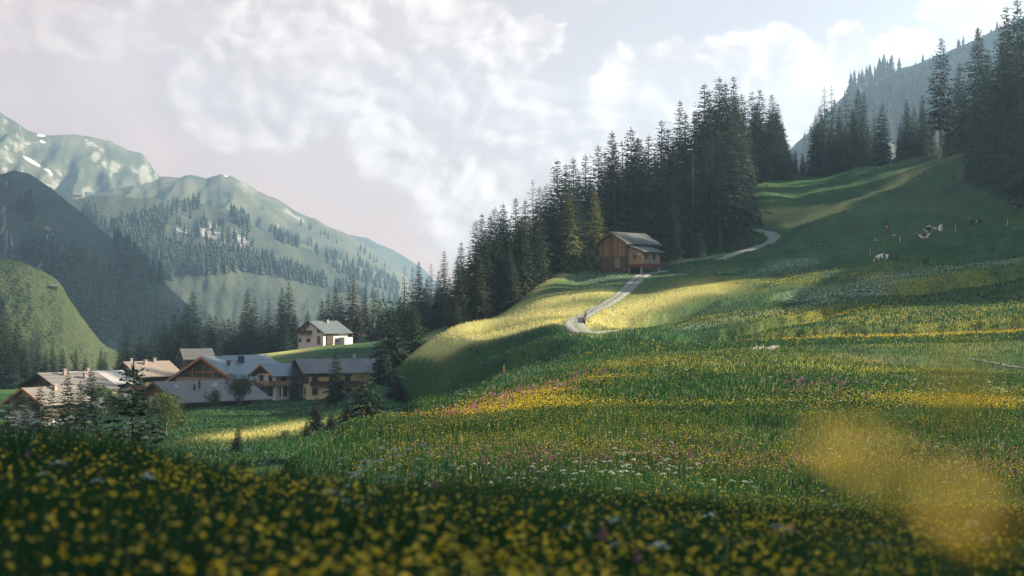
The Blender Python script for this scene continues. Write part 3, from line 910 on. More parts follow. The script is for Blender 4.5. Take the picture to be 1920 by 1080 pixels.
# ---- rows round the village
VG = 'spruces in the row behind the village'
row = [(11, 577, 372), (33, 602, 366), (-8, 590, 370), (22, 640, 352), (48, 640, 360), (74, 631, 365), (86, 655, 356), (100, 650, 370), (119, 654, 372), (143, 652, 380), (161, 668, 372), (189, 655, 372), (198, 660, 380), (-25, 560, 378), (60, 650, 372)]
for px, top, Y in row:
    stand(random.choice(MID + TALL[:3]), px, top, Y, squash=1.2, label='dark spruce in the tree belt behind the leftmost chalets', group='spruces behind the leftmost chalets')
row = [(228, 640, 408), (239, 607, 412), (252, 640, 416), (264, 624, 418), (275, 632, 410), (286, 616, 416), (297, 612, 420), (308, 604, 424), (325, 591, 422), (316, 620, 412), (340, 600, 425), (350, 570, 428), (363, 547, 424), (376, 598, 414), (386, 604, 430), (394, 590, 426), (403, 592, 430), (418, 598, 424), (430, 596, 428), (441, 600, 432),
       (464, 545, 428), (478, 559, 424), (455, 590, 430), (490, 590, 420), (505, 562, 430), (515, 600, 424), (528, 540, 432), (542, 532, 430), (553, 585, 424), (535, 590, 420), (497, 600, 432), (410, 620, 416), (345, 630, 410), (285, 640, 405)]
for px, top, Y in row:
    k = random.choice(TALL[:5]) if top < 575 else random.choice(MID)
    stand(k, px, top, Y, squash=1.25, label='spruce in the long belt between the log barn and the white house', group=VG)
for px, top, Y, k in [(577, 582, 430, MID[0]), (604, 560, 436, TALL[0]), (616, 548, 440, TALL[3]), (630, 540, 438, TALL[4]), (640, 556, 434, TALL[1]), (684, 540, 436, TALL[2]), (700, 525, 440, OPEN[1]), (713, 568, 436, MID[1]), (672, 575, 432, MID[2]), (722, 590, 440, MID[0])]:
    stand(k, px, top, Y, squash=1.2, label='spruce in the group directly behind the white hillside house', group='spruces behind the white house')
stand(REDDISH, 660, 517, 434, squash=1.3, label='tall spruce with reddish-brown foliage behind the white house')
for px, top, Y, k in [(758, 503, 372, OPEN[0]), (772, 502, 376, OPEN[2]), (786, 492, 374, TALL[2]), (800, 520, 380, TALL[0]), (808, 495, 372, OPEN[1]), (822, 508, 378, TALL[1]), (832, 472, 374, TALL[5]), (842, 520, 380, TALL[3]), (750, 560, 366, MID[1]), (795, 540, 366, TALL[4]), (818, 545, 364, MID[0])]:
    stand(k, px, top, Y, squash=1.15, label='tall spruce in the clump between the white house and the big forest', group='spruce clump left of the big forest')
stand(BROAD[0], 742, 570, 360, label='round pale green broadleaf tree at the left foot of the spruce clump')

# ---- single trees between the camera and the village
stand(BUSHY[0], 734, 592, 207, squash=1.15, label='dense dark young spruce on the spur edge, tallest of the pair there')
stand(YOUNG[1], 779, 584, 210, squash=1.25, label='bright green young spruce with a bare stem foot, right one of the spur pair')
stand(BUSHY[1], 718, 640, 196, squash=.9, label='dark spruce just below the pair on the spur edge')
stand(BUSHY[0], 686, 706, 112, squash=1.2, label='broad light-tipped young spruce on the gully bank')
stand(MID[2], 632, 655, 215, squash=1.2, label='slim dark spruce in front of the cream house')
stand(BUSHY[1], 594, 750, 150, squash=1.1, label='low dark spruce at the foot of the gully bank')
for px, top, Y, lab in [(655, 742, 152, 'dark spruce low on the gully bank left of the broad light-tipped one'), (705, 722, 172, 'dark spruce high on the gully bank right of the broad light-tipped one'), (576, 792, 136, 'lowest dark spruce at the mouth of the gully'), (622, 770, 146, 'small dark spruce in the middle of the gully bank'), (745, 690, 186, 'dark spruce in the shaded bank below the spur pair')]:
    stand(BUSHY[len(lab) % 2], px, top, Y, squash=1.2, label=lab)
stand(BUSHY[1], 447, 802, 118, squash=1.0, label='tiny lone spruce on the valley meadow')
stand(MID[1], 553, 688, 296, squash=1.3, label='dark spruce beside the link chalet and the cream house')
stand(BUSHY[1], 250, 716, 70, squash=.95, label='loose bushy spruce close to the camera at the left meadow edge')
stand(MID[0], 172, 690, 175, squash=1.1, label='dark spruce right of the white-walled chalet')
stand(MID[1], 129, 700, 165, squash=1.2, label='tall slim spruce in front of the white-walled chalet')
stand(MID[2], 100, 728, 150, squash=1.0, label='short dark spruce in front of the pale gable at left')
stand(MID[0], 50, 738, 160, squash=1.1, label='dark spruce hiding the middle of the pale gable at left')
stand(MID[1], 76, 722, 158, squash=1.2, label='dark spruce between the tall slim one and the pale gable at left')
stand(MID[2], 20, 742, 150, squash=1.2, label='dark spruce at the left picture edge in front of the pale gable')
stand(MID[0], 152, 716, 158, squash=1.2, label='dark spruce directly in front of the pale sheet roof')
stand(BROAD[1], 200, 720, 255, label='yellow-green broadleaf tree left of the brown chalet')
stand(BROAD[0], 450, 705, 268, squash=.9, label='round dark broadleaf tree in front of the big chalet')
stand(SHRUB[0], 397, 733, 255, label='rounded shrub in front of the red-brown roof')
stand(SHRUB[1], 312, 742, 150, label='dark rounded shrub above the concrete wall')
stand(SHRUB[1], 480, 722, 285, label='low dark shrub at the foot of the link chalet')
stand(SHRUB[0], 222, 742, 240, label='shrub below the brown chalet')
stand(SHRUB[0], 536, 808, 128, label='low dark shrub on the valley meadow at the gully mouth')
for px, top, Y, lab in [(1680, 497, 216, 'dark juniper shrub below the lone grazing cow'), (1862, 464, 226, 'dark low shrub on the pasture right of the cows'), (1909, 450, 230, 'dark shrub at the right edge of the pasture'), (1735, 494, 217, 'small juniper shrub right of the lone grazing cow'), (1905, 405, 256, 'dark shrub next to the farthest black cow'),
                        (1400, 440, 286, 'leafy shrub at the forest corner by the upper path'), (1366, 462, 284, 'low leafy shrub where the upper path leaves the forest'), (1075, 497, 262, 'yellow-green shrub at the forest edge left of the cabin')]:
    stand(SHRUB[len(lab) % 2], px, top, Y, squash=1.3, label=lab, cat='shrub')

# ---- far woods on the mountain sides, seen as one mass
def in_poly(x, y, poly):
    inside = False
    for (x0, y0), (x1, y1) in zip(poly, poly[1:] + poly[:1]):
        if (y0 > y) != (y1 > y) and x < (x1 - x0) * (y - y0) / (y1 - y0) + x0: inside = not inside
    return inside


def far_conifer(rng):
    V, Fc = [], []
    n = 7
    for (z0, z1, r) in ((.04, .42, .21), (.26, .66, .165), (.5, .86, .115), (.7, 1.0, .07)):
        b = len(V)
        for k in range(n):
            a = 6.283 * (k + rng.random() * .5) / n
            rr = r * rng.uniform(.7, 1.2)
            V.append((math.cos(a) * rr, math.sin(a) * rr, z0 + rng.uniform(-.05, .05)))
        V.append((rng.normal(0, .008), rng.normal(0, .008), z1)); V.append((0, 0, z0 + .1))
        for k in range(n):
            Fc.append((b + k, b + (k + 1) % n, b + n)); Fc.append((b + (k + 1) % n, b + k, b + n + 1))
    return np.array(V), np.array(Fc)


_fr = np.random.default_rng(5)
FAR = [far_conifer(_fr) for _ in range(6)]
MAT_FARWOOD = leaf_material('far_conifers', (.026, .045, .028), (.055, .08, .04), .1)


def slope_ok(x, y):
    return (x > 105 and y > 100) or y > 255 or (x > 40 and y < 12) or (x > 84 and y < 70)


def far_wood(name, spots, label):
    Vs, Fs, n = [], [], 0
    for (p, h) in spots:
        V, Fc = FAR[int(_fr.integers(6))]
        a = _fr.uniform(0, 6.28); c, s = math.cos(a), math.sin(a)
        v = V * np.array([h, h, h]) * np.array([_fr.uniform(.8, 1.2)] * 2 + [1])
        v = np.stack([v[:, 0] * c - v[:, 1] * s, v[:, 0] * s + v[:, 1] * c, v[:, 2]], -1) + np.array([p.x, p.y, p.z - .04 * h])
        Vs.append(v); Fs.append(Fc + n); n += len(v)
    if not Vs: return
    tag(link(name, mk_mesh(name, np.concatenate(Vs), np.concatenate(Fs), [MAT_FARWOOD], False)), label, 'woods', kind='stuff')


def sow(poly, count, h0, h1, dens=None):
    xs = [p[0] for p in poly]; ys = [p[1] for p in poly]
    res = []; tries = 0
    while len(res) < count and tries < count * 12:
        tries += 1
        x = _fr.uniform(min(xs), max(xs)); y = _fr.uniform(min(ys), max(ys))
        if not in_poly(x, y, poly): continue
        if dens and _fr.random() > dens(x, y): continue
        p = hhit(x, y)
        if p is None or p.y > 4600 or p.y < 640: continue
        res.append((p, _fr.uniform(h0, h1) * (2.2 if p.y > 1500 else 1.8)))
    return res


woods = sow([(36, 480), (60, 466), (110, 478), (150, 492), (190, 520), (235, 548), (300, 580), (345, 610), (330, 640), (180, 640), (135, 600), (124, 550), (70, 500)], 330, 8, 12)
woods += sow([(205, 430), (240, 412), (300, 400), (335, 385), (375, 378), (372, 392), (318, 405), (305, 450), (330, 470), (420, 480), (470, 478), (560, 512), (640, 540), (720, 566), (760, 560), (750, 575), (660, 555), (560, 530), (470, 512), (340, 520), (270, 545), (225, 500)], 850, 7, 11)
woods += sow([(320, 400), (470, 420), (480, 480), (320, 460)], 60, 6, 9)
woods += sow([(430, 400), (462, 416), (472, 440), (445, 425)], 30, 9, 12)
woods += sow([(505, 432), (560, 448), (566, 466), (540, 460), (505, 445)], 50, 7, 10)
woods += sow([(150, 390), (175, 396), (198, 425), (190, 432), (165, 410)], 26, 7, 10)
woods += sow([(570, 455), (740, 520), (750, 556), (640, 520)], 130, 7, 11)
woods += sow([(560, 420), (700, 480), (735, 510), (640, 465)], 16, 7, 10)
woods += sow([(34, 395), (58, 395), (58, 420), (36, 418)], 9, 9, 13)
woods += sow([(200, 520), (260, 500), (280, 545), (230, 545)], 16, 8, 11)
far_wood('woods', woods, 'hazy blue conifer woods covering the lower slopes of the far mountains')
slope = []  # unseen wood; its nearest trees are added to shade the foreground
for i in range(55):
    for _ in range(60):
        x = _fr.uniform(85, 200) if i >= 9 else _fr.uniform(96, 128); y = (_fr.uniform(30, 39) if i < 7 else _fr.uniform(39, 46)) if i < 9 else _fr.uniform(258, 345)
        if (y < 1 or x / y > .385) and slope_ok(x, y): break
    slope.append((Vector((x, y, float(zg(x, y)))), _fr.uniform(22, 31) if i >= 9 else _fr.uniform(30, 39)))
far_wood('slope_shade_woods', slope, 'unseen conifer wood on the slope beyond the right edge, partly added for shade')
rid = sow([(1590, 170), (1600, 170), (1640, 150), (1672, 138), (1690, 134), (1690, 140), (1640, 160), (1600, 180)], 22, 8, 15) + sow([(1500, 290), (1560, 215), (1600, 175), (1650, 160), (1640, 200), (1560, 260)], 120, 7, 11) + sow([(1660, 145), (1750, 118), (1880, 60), (1880, 68), (1760, 128)], 16, 5, 9) + sow([(1600, 180), (1760, 150), (1760, 240), (1620, 260)], 110, 6, 10)
far_wood('ridge_woods', rid, 'scattered blue conifers along the hazy ridge behind the right-hand trees')

# ================================================================== BUILDINGS
WOOD_WARM = striped_mat('warm_boards', (.055, .033, .022), (.33, .20, .115), 'X', .24, .85, .75)
WOOD_GREY = striped_mat('grey_boards', (.16, .125, .095), (.36, .30, .23), (1, 1, 0), .22, .9, .5)
WOOD_TAN = striped_mat('tan_boards', (.15, .10, .06), (.42, .30, .18), (1, 1, 0), .22, .9, .5)
WOOD_DARK = striped_mat('dark_boards', (.030, .022, .017), (.085, .06, .045), (1, 1, 0), .25, .9, .5)
WOOD_BROWN = striped_mat('brown_logs', (.13, .055, .028), (.27, .13, .065), 'Z', .26, .85, .5)
LOG_BASE = striped_mat('dark_logs', (.045, .032, .024), (.16, .115, .08), 'Z', .30, .9, .5)
BEAM = rough_mat('orange_timber', (.24, .105, .04), (.42, .20, .085), 2.0, .7, .15)
BEAM_BROWN = rough_mat('brown_timber', (.10, .05, .028), (.2, .105, .06), 2.0, .75, .15)
BALC_WOOD = striped_mat('balcony_boards', (.20, .12, .075), (.34, .22, .145), 'Z', .22, .85, .4)
WHITE_WALL = rough_mat('white_render', (.44, .43, .405), (.56, .55, .525), .8, .9, .1)
CREAM_WALL = rough_mat('cream_render', (.60, .50, .26), (.70, .60, .34), .6, .9, .1)
STONE_WALL = rough_mat('stone_base', (.18, .17, .16), (.36, .34, .32), 2.5, .95, .5)
CONCRETE = rough_mat('pale_concrete', (.42, .42, .42), (.58, .57, .56), 1.2, .9, .15)
SHINGLE = striped_mat('grey_shingles', (.034, .037, .043), (.11, .108, .11), (0, 0, 1), .16, .85, .45)
ROOF_BLUE = striped_mat('blue_grey_metal_roof', (.05, .068, .085), (.11, .14, .165), 'Z', .42, .42, .3, .5, .3, .10)
ROOF_BROWN = striped_mat('brown_roof_sheets', (.058, .048, .05), (.115, .098, .10), 'Y', .55, .55, .5, .4, .0, .14)
ROOF_RUST = striped_mat('red_brown_roof_sheets', (.062, .046, .046), (.105, .082, .08), 'Z', .30, .5, .5, .4, .0, .16)
ROOF_TAN = striped_mat('tan_roof_tiles', (.14, .105, .088), (.23, .18, .15), 'Y', .35, .75, .5)
ROOF_GREYB = striped_mat('grey_brown_roof', (.09, .078, .072), (.17, .15, .138), 'Z', .30, .7, .5)
ROOF_PALE = rough_mat('pale_sheet_roof', (.22, .205, .20), (.32, .30, .29), 1.0, .85, .1)
ROOF_TEAL = striped_mat('dark_grey_tiles', (.035, .048, .052), (.10, .118, .122), 'Y', .40, .6, .45)
RED_BOARD = rough_mat('red_painted_board', (.11, .022, .021), (.18, .038, .034), 2.0, .7, .15)
DARK_METAL = rough_mat('dark_metal', (.03, .03, .032), (.07, .07, .075), 3, .5, .1)
BRICKY = rough_mat('chimney_render', (.20, .16, .14), (.32, .27, .25), 3, .9, .3)
FRAME_WOOD = rough_mat('window_wood', (.14, .08, .05), (.24, .14, .09), 3, .8, .1)
FRAME_WHITE = rough_mat('window_white', (.55, .54, .5), (.7, .69, .66), 3, .7, .05)


def glass_mat():
    m, t, out = new_mat('window_glass')
    n = t.noise(t.node('ShaderNodeTexCoord').outputs['Object'], .9, 2)
    principled(t, out, t.mix(n, (.012, .016, .018), (.05, .06, .065)), .08, 0, .6)
    return m


GLASS = glass_mat()


class House:
    """front gable at local y = 0 looking to -y, ridge along +y; origin at the middle of the front wall's foot"""
    def __init__(s, name, label, cat, px, Y, rz, W, L, Hw, rise, wall, roof, of=.9, os=.9, dz=0.0, found=4.0, thick=.22, gable=None, barge=None, base_z=None, group=None, right_drop=0.0):
        g = gp(px, Y, dz)
        if base_z is not None: g.z = base_z
        s.root = tag(empty(name, g, R(rz)), label, cat, group)
        s.W, s.L, s.Hw, s.rise, s.of, s.os, s.thick = W, L, Hw, rise, of, os, thick
        w = W / 2
        m = MB()
        m.add([(-w, 0, -found), (w, 0, -found), (w, 0, Hw), (-w, 0, Hw), (-w, L, -found), (w, L, -found), (w, L, Hw), (-w, L, Hw)],
              [(0, 1, 2, 3), (5, 4, 7, 6), (1, 5, 6, 2), (4, 0, 3, 7), (0, 4, 5, 1)])
        s.wall = m.build('wall', wall, s.root)
        m = MB()
        m.prism([(-w, Hw), (w, Hw), (0, Hw + rise)], 0, L)
        s.gable = m.build('gable', gable or wall, s.root)
        k = rise / w
        ext = w + os
        zl = Hw + rise - k * ext
        m = MB()
        t_ = thick
        zt = Hw + rise + .02
        m.prism([(0, zt), (ext, zl + .02), (ext, zl + t_), (0, zt + t_ * 1.1), (-ext, zl + t_), (-ext, zl + .02)], -of, L + of)
        s.roof = m.build('roof', roof, s.root)
        s.k = k
        if barge is not None:
            for sx in (-1, 1):
                m = MB()
                m.prism([(0, zt - .16), (sx * (ext + .02), zl - .14), (sx * (ext + .02), zl + t_ + .03), (0, zt + t_ * 1.1 + .04)][::1 if sx > 0 else -1], -of - .09, -of - .003)
                m.build('barge_board', barge, s.root)

    def roof_z(s, x):
        return s.Hw + s.rise - s.k * abs(x) + s.thick

    def chimney(s, x, y, h=1.0, w=.6, mat=None, cap=True):
        z = s.roof_z(x)
        m = MB().box(x - w / 2, x + w / 2, y - w / 2, y + w / 2, z - .6, z + h)
        if cap: m.box(x - w / 2 - .12, x + w / 2 + .12, y - w / 2 - .12, y + w / 2 + .12, z + h + .003, z + h + .12)
        return m.build('chimney', mat or BRICKY, s.roof)

    def skylight(s, x, y, w=.8, l=1.0):
        z = s.roof_z(x)
        k = s.k if x > 0 else -s.k
        m = MB()
        P_ = lambda dx, dy, dz: (x + dx, y + dy, z - k * dx + dz)
        m.add([P_(-l / 2, -w / 2, -.05), P_(l / 2, -w / 2, -.05), P_(l / 2, w / 2, -.05), P_(-l / 2, w / 2, -.05), P_(-l / 2, -w / 2, .12), P_(l / 2, -w / 2, .12), P_(l / 2, w / 2, .12), P_(-l / 2, w / 2, .12)],
              [(0, 3, 2, 1), (4, 5, 6, 7), (0, 1, 5, 4), (1, 2, 6, 5), (2, 3, 7, 6), (3, 0, 4, 7)])
        return m.build('skylight', ROOF_PALE, s.roof)

    def _face(s, face):
        w = s.W / 2
        if face == 'front': return lambda a, d, z: (a, -d, z)
        if face == 'right': return lambda a, d, z: (w + d, a, z)
        return lambda a, d, z: (-w - d, a, z)

    def slab(s, name, face, a0, a1, z0, z1, d0, d1, mat, parent=None):
        f = s._face(face)
        m = MB()
        m.add([f(a, d, z) for z in (z0, z1) for a, d in ((a0, d0), (a1, d0), (a1, d1), (a0, d1))],
              [(0, 3, 2, 1), (4, 5, 6, 7), (0, 1, 5, 4), (1, 2, 6, 5), (2, 3, 7, 6), (3, 0, 4, 7)])
        return m.build(name, mat, parent or s.root)

    def window(s, face, a, z, w, h, frame=None, bars=1, off=.0, shutters=None):
        f = s._face(face)
        m = MB()

        def bx(a0, a1, z0, z1, d0, d1):
            m.add([f(aa, d, zz) for zz in (z0, z1) for aa, d in ((a0, d0), (a1, d0), (a1, d1), (a0, d1))], [(0, 3, 2, 1), (4, 5, 6, 7), (0, 1, 5, 4), (1, 2, 6, 5), (2, 3, 7, 6), (3, 0, 4, 7)])
        t_ = .09
        d0, d1 = off - .05, off + .07
        bx(a - w / 2 - t_, a - w / 2, z - t_, z + h + t_, d0, d1); bx(a + w / 2, a + w / 2 + t_, z - t_, z + h + t_, d0, d1)
        bx(a - w / 2, a + w / 2, z - t_, z, d0, d1); bx(a - w / 2, a + w / 2, z + h, z + h + t_, d0, d1)
        for b in range(bars):
            c = a - w / 2 + w * (b + 1) / (bars + 1)
            bx(c - .035, c + .035, z, z + h, d0, d1 - .02)
        fr = m.build('window', frame or FRAME_WOOD, s.root)
        p = MB()
        p.add([f(aa, d, zz) for zz in (z, z + h) for aa, d in ((a - w / 2, off - .04), (a + w / 2, off - .04), (a + w / 2, off + .02), (a - w / 2, off + .02))], [(0, 3, 2, 1), (4, 5, 6, 7), (0, 1, 5, 4), (1, 2, 6, 5), (2, 3, 7, 6), (3, 0, 4, 7)])
        p.build('pane', GLASS, fr)
        if shutters:
            for sx in (-1, 1):
                c = a + sx * (w / 2 + t_ + .22)
                s.slab('shutter', face, c - .2, c + .2, z, z + h, off + .01, off + .06, shutters)
        return fr

    def door(s, face, a, z, w, h, mat=None):
        d = s.slab('door', face, a - w / 2, a + w / 2, z, z + h, -.04, .06, mat or FRAME_WOOD)
        s.slab('handle', face, a + w / 2 - .16, a + w / 2 - .10, z + h * .45, z + h * .52, .061, .12, DARK_METAL, d)
        return d

    def balcony(s, face, a0, a1, z, depth, mat, rail_h=1.0, deck_mat=None):
        dk = s.slab('balcony', face, a0, a1, z - .18, z, .004, depth, deck_mat or BEAM_BROWN)
        s.slab('railing', face, a0, a1, z + .08, z + rail_h, depth - .08, depth, mat, dk)
        for a in (a0, a1):
            s.slab('railing', face, a - (.08 if a == a1 else 0), a + (.08 if a == a0 else 0), z + .08, z + rail_h, .004, depth - .083, mat, dk)
        return dk

    def post(s, face, a, z0, z1, d, w=.18, mat=None, name='post'):
        return s.slab(name, face, a - w / 2, a + w / 2, z0, z1, d, d + w, mat or BEAM)


# ---- the wooden cabin at the path
cb = House('wooden_cabin', 'weathered wooden cabin with grey shingle roof and red-trimmed lean-to at the path', 'cabin', 1150, 255.5, -45, 6.2, 8.4, 4.6, 1.75, LOG_BASE, SHINGLE, of=.8, os=.75, found=2.5, gable=WOOD_WARM, barge=BEAM_BROWN, base_z=at(1150, 503, 255).z)
cb.slab('board_cladding', 'front', -3.14, 3.14, 2.15, 4.6, .003, .11, WOOD_WARM)
cb.slab('board_cladding', 'right', .0, 8.4, 3.3, 4.35, .003, .09, WOOD_DARK)
m = MB(); m.prism([(-3.1, 4.6), (3.1, 4.6), (0, 6.33)], -.11, -.003); m.build('gable_cladding', WOOD_WARM, cb.root)
cb.slab('door', 'front', .5, 1.5, .1, 1.9, -.03, .05, WOOD_GREY)
cb.slab('sill_beam', 'front', -3.2, 3.2, 2.02, 2.148, .003, .16, BEAM_BROWN)
for a in (-3.0, 3.0): cb.slab('corner_post', 'front', a - .12, a + .12, 0, 2.018, .003, .14, WOOD_DARK)
# lean-to on the right side
LW = 3.1
m = MB()
yl0, yl1 = .5, 5.6
m.add([(3.1, yl0, .35), (3.1 + LW, yl0, .35), (3.1 + LW, yl0, 2.75), (3.1, yl0, 3.75), (3.1, yl1, .35), (3.1 + LW, yl1, .35), (3.1 + LW, yl1, 2.75), (3.1, yl1, 3.75)],
      [(0, 1, 2, 3), (5, 4, 7, 6), (1, 5, 6, 2), (0, 4, 5, 1), (3, 2, 6, 7)])
lt = m.build('lean_to_wall', WOOD_TAN, cb.root)
m = MB()
m.add([(3.12, yl1 + .5, 3.98), (3.12 + LW + .75, yl1 + .5, 2.74), (3.12 + LW + .75, yl0 - .5, 2.74), (3.12, yl0 - .5, 3.98), (3.12, yl1 + .5, 4.14), (3.12 + LW + .75, yl1 + .5, 2.9), (3.12 + LW + .75, yl0 - .5, 2.9), (3.12, yl0 - .5, 4.14)],
      [(0, 1, 2, 3), (7, 6, 5, 4), (0, 4, 5, 1), (1, 5, 6, 2), (2, 6, 7, 3), (3, 7, 4, 0)])
m.build('lean_to_roof', SHINGLE, cb.root)
x1 = 3.1 + LW
MB().box(x1 + .003, x1 + .07, yl0, yl1, 1.0, 2.55).build('board_cladding', WOOD_GREY, cb.root)
MB().box(3.1, x1 + .12, yl0 - .12, yl0 - .003, .10, .62).build('red_trim', RED_BOARD, cb.root)
MB().box(x1 + .075, x1 + .16, yl0 - .12, yl1, .10, .72).build('red_trim', RED_BOARD, cb.root)
for a, b in ((3.3, yl0 + .1), (x1 - .15, yl0 + .1), (x1 - .15, yl1 - .2)):
    MB().box(a - .14, a + .14, b - .14, b + .14, -1.5, .349).build('stone_foot', STONE_WALL, cb.root)
for yy in (1.6, 3.8):
    fr = MB().box(x1 + .02, x1 + .11, yy - .42, yy + .42, 1.45, 2.4).build('window', FRAME_WOOD, cb.root)
    MB().box(x1 + .1, x1 + .125, yy - .33, yy + .33, 1.54, 2.31).build('pane', GLASS, fr)
fr = MB().box(4.35, 4.95, yl0 - .07, yl0 + .02, 1.5, 2.35).build('window', FRAME_WOOD, cb.root)
MB().box(4.43, 4.87, yl0 - .085, yl0 - .06, 1.58, 2.27).build('pane', GLASS, fr)
MB().box(5.55, 6.05, yl0 - .16, yl0 - .06, 2.3, 2.5).build('nest_box', FRAME_WHITE, cb.root)

# ---- white house on the hill
h = House('white_house', 'white hillside house with dark grey roof, dark balcony and spruces behind it', 'house', 583, 399, -33, 9.2, 10.5, 3.7, 2.7, WHITE_WALL, ROOF_TEAL, of=1.1, os=1.1, barge=WOOD_DARK, base_z=at(583, 646, 399).z)
h.balcony('front', -4.3, .4, 2.95, 1.2, WOOD_DARK, .95)
for a, z, w_, hh in ((-3.9, .7, .9, .9), (-.9, .7, 1.2, .9), (-2.2, 3.2, .9, 1.7), (2.9, 3.3, 1.3, 1.2), (-1.2, 4.9, .7, .9)): h.window('front', a, z, w_, hh, FRAME_WOOD)
h.door('front', 2.9, .05, 1.3, 2.3, BEAM_BROWN)
for a in (5.5, 8.5): h.window('right', a, .8, 1.1, .9, FRAME_WOOD)
h.slab('porch_wall', 'right', 1.2, 4.0, 0, 2.5, .003, .3, WOOD_DARK)
h.chimney(.8, 6, .7, .7)
h.slab('garage', 'right', 6.8, 10.3, -1.0, 2.0, .004, 2.0, WHITE_WALL)

# ---- the big chalet
h = House('big_chalet', 'large chalet with orange barge boards and wide blue-grey metal roof', 'chalet', 388, 312, -28, 24, 19, 2.1, 6.5, WHITE_WALL, ROOF_BLUE, of=1.9, os=1.6, thick=.35, gable=BEAM_BROWN, barge=BEAM, base_z=at(388, 745, 312).z)
h.slab('timber_front', 'front', -9.5, 9.5, .2, 2.1, .004, .12, WOOD_DARK)
h.balcony('front', -7.4, 7.4, 3.15, 1.5, BALC_WOOD, 1.25)
for a in (-5.6, -3.75, -1.9, 0, 1.9, 3.75, 5.6):
    h.window('front', a, 3.5, 1.55, 1.5 if abs(a) > 4 else 1.9, BEAM, 1)
for a in (-2.1, 0, 2.1):
    h.window('front', a, 5.75, 1.7, 1.0, BEAM, 0)
h.slab('cross_beam', 'front', -5.6, 5.6, 5.46, 5.62, .004, .35, BEAM)
for a in (-6.6, -2.85, 2.85, 6.6): h.post('front', a, 3.0, 5.0 if abs(a) > 5 else 6.4, 1.2, .2, BEAM)
for a in (-7, -3.5, 0, 3.5, 7): h.post('front', a, -.2, 2.95, 1.2, .28, BEAM)
for a in (-5.2, -1.7, 1.8, 5.3): h.window('front', a, .5, 1.9, 1.7, FRAME_WOOD, 1)
h.chimney(-.6, 5.2, 1.0, .8, DARK_METAL); h.chimney(2.6, 8.6, 1.3, 1.0, DARK_METAL); h.chimney(3.4, 3.4, .8, .6, DARK_METAL)
for yy in (2, 6.5, 11, 15): h.window('right', yy, .3, 1.3, 1.3, FRAME_WOOD)
for x_, yy in ((8.5, 7.5), (9.2, 13)): h.chimney(x_, yy, .9, .16, DARK_METAL, False)

# ---- link chalet
h = House('link_chalet', 'small gabled chalet with wooden balcony between the big chalet and the cream house', 'chalet', 500, 308, -42, 6.6, 11, 5.0, 1.9, WHITE_WALL, ROOF_BLUE, of=1.6, os=1.1, gable=WOOD_DARK, barge=BEAM, base_z=at(500, 744, 308).z)
h.balcony('front', -3.3, 3.3, 2.5, 1.8, BALC_WOOD, 1.05)
h.balcony('right', .2, 10.5, 2.5, 1.5, BALC_WOOD, 1.05)
for a in (-1.6, 1.4): h.window('front', a, 2.7, 1.1, 1.9, FRAME_WOOD, 0)
for a in (-1.9, 1.3): h.window('front', a, .2, 1.8, 1.9, FRAME_WOOD, 1)
for a in (2, 5, 8): h.window('right', a, 2.7, 1.5, 1.8, BEAM_BROWN, 1)
for a in (2, 5, 8): h.window('right', a, .2, 1.9, 1.9, BEAM_BROWN, 1)
for a in (.6, 3.6, 6.6, 9.8): h.post('right', a, -.3, 2.31, 1.2, .22, WHITE_WALL, 'column')

# ---- cream house
h = House('cream_house', 'long cream-walled house with brown sheet roof and dark wooden balcony', 'house', 566, 311, -68, 12.5, 19.5, 5.6, 2.3, CREAM_WALL, ROOF_BROWN, of=1.5, os=1.5, gable=WOOD_DARK, barge=WOOD_DARK, base_z=at(566, 743, 311).z)
h.slab('timber_band', 'front', -6.2, 6.2, 2.9, 5.6, .004, .14, WOOD_DARK)
h.balcony('right', .3, 12.2, 2.65, 1.2, WOOD_DARK, .9)
h.slab('timber_band', 'right', .0, 9.5, 4.45, 5.6, .004, .1, WOOD_DARK)
for a in (1.4, 5.2, 8.6): h.window('right', a, 2.8, 1.1, 1.6, FRAME_WOOD, 1)
for a in (1.4, 5.2, 8.8): h.window('right', a, .6, 1.1, 1.3, FRAME_WOOD, 1)
for a in (-3.5, 0, 3.5): h.window('front', a, .6, 1.2, 1.3, FRAME_WOOD, 1)
for a in (-2, 2): h.window('front', a, 3.2, 1.1, 1.6, FRAME_WOOD, 1)
h.slab('drain_pipe', 'right', 12.9, 13.02, -2, 5.3, .003, .11, DARK_METAL)
h.chimney(-1.5, 6, .9, .7)
h.chimney(-.4, 12, .9, .5, WHITE_WALL)

# ---- red-brown roof in front
h = House('low_house', 'low house with broad red-brown sheet roof in front of the big chalet', 'house', 300, 272, -50, 17, 17.5, 1.7, 3.0, WHITE_WALL, ROOF_RUST, of=1.3, os=1.6, gable=WOOD_BROWN, barge=BEAM_BROWN, base_z=at(300, 764, 272).z)
for a in (1.5, 4.5, 7.5, 10.5, 14): h.window('right', a, .2, 1.5, 1.2, FRAME_WOOD, 1)
h.slab('timber_band', 'right', 0, 12, .05, 1.65, .003, .03, WOOD_DARK)
for x_, yy in ((2.6, 2.2), (3.0, 10.0)): h.skylight(x_, yy)
h.skylight(2.2, 10.8)
h.chimney(4.4, 5.0, 1.1, .32, DARK_METAL, False); h.chimney(3.4, 6.6, 1.4, .3, DARK_METAL, False); h.chimney(2.6, 14.5, 1.6, .45)
for a in (-5, -2, 1, 4): h.window('front', a, .3, 1.3, 1.2, FRAME_WOOD, 1)

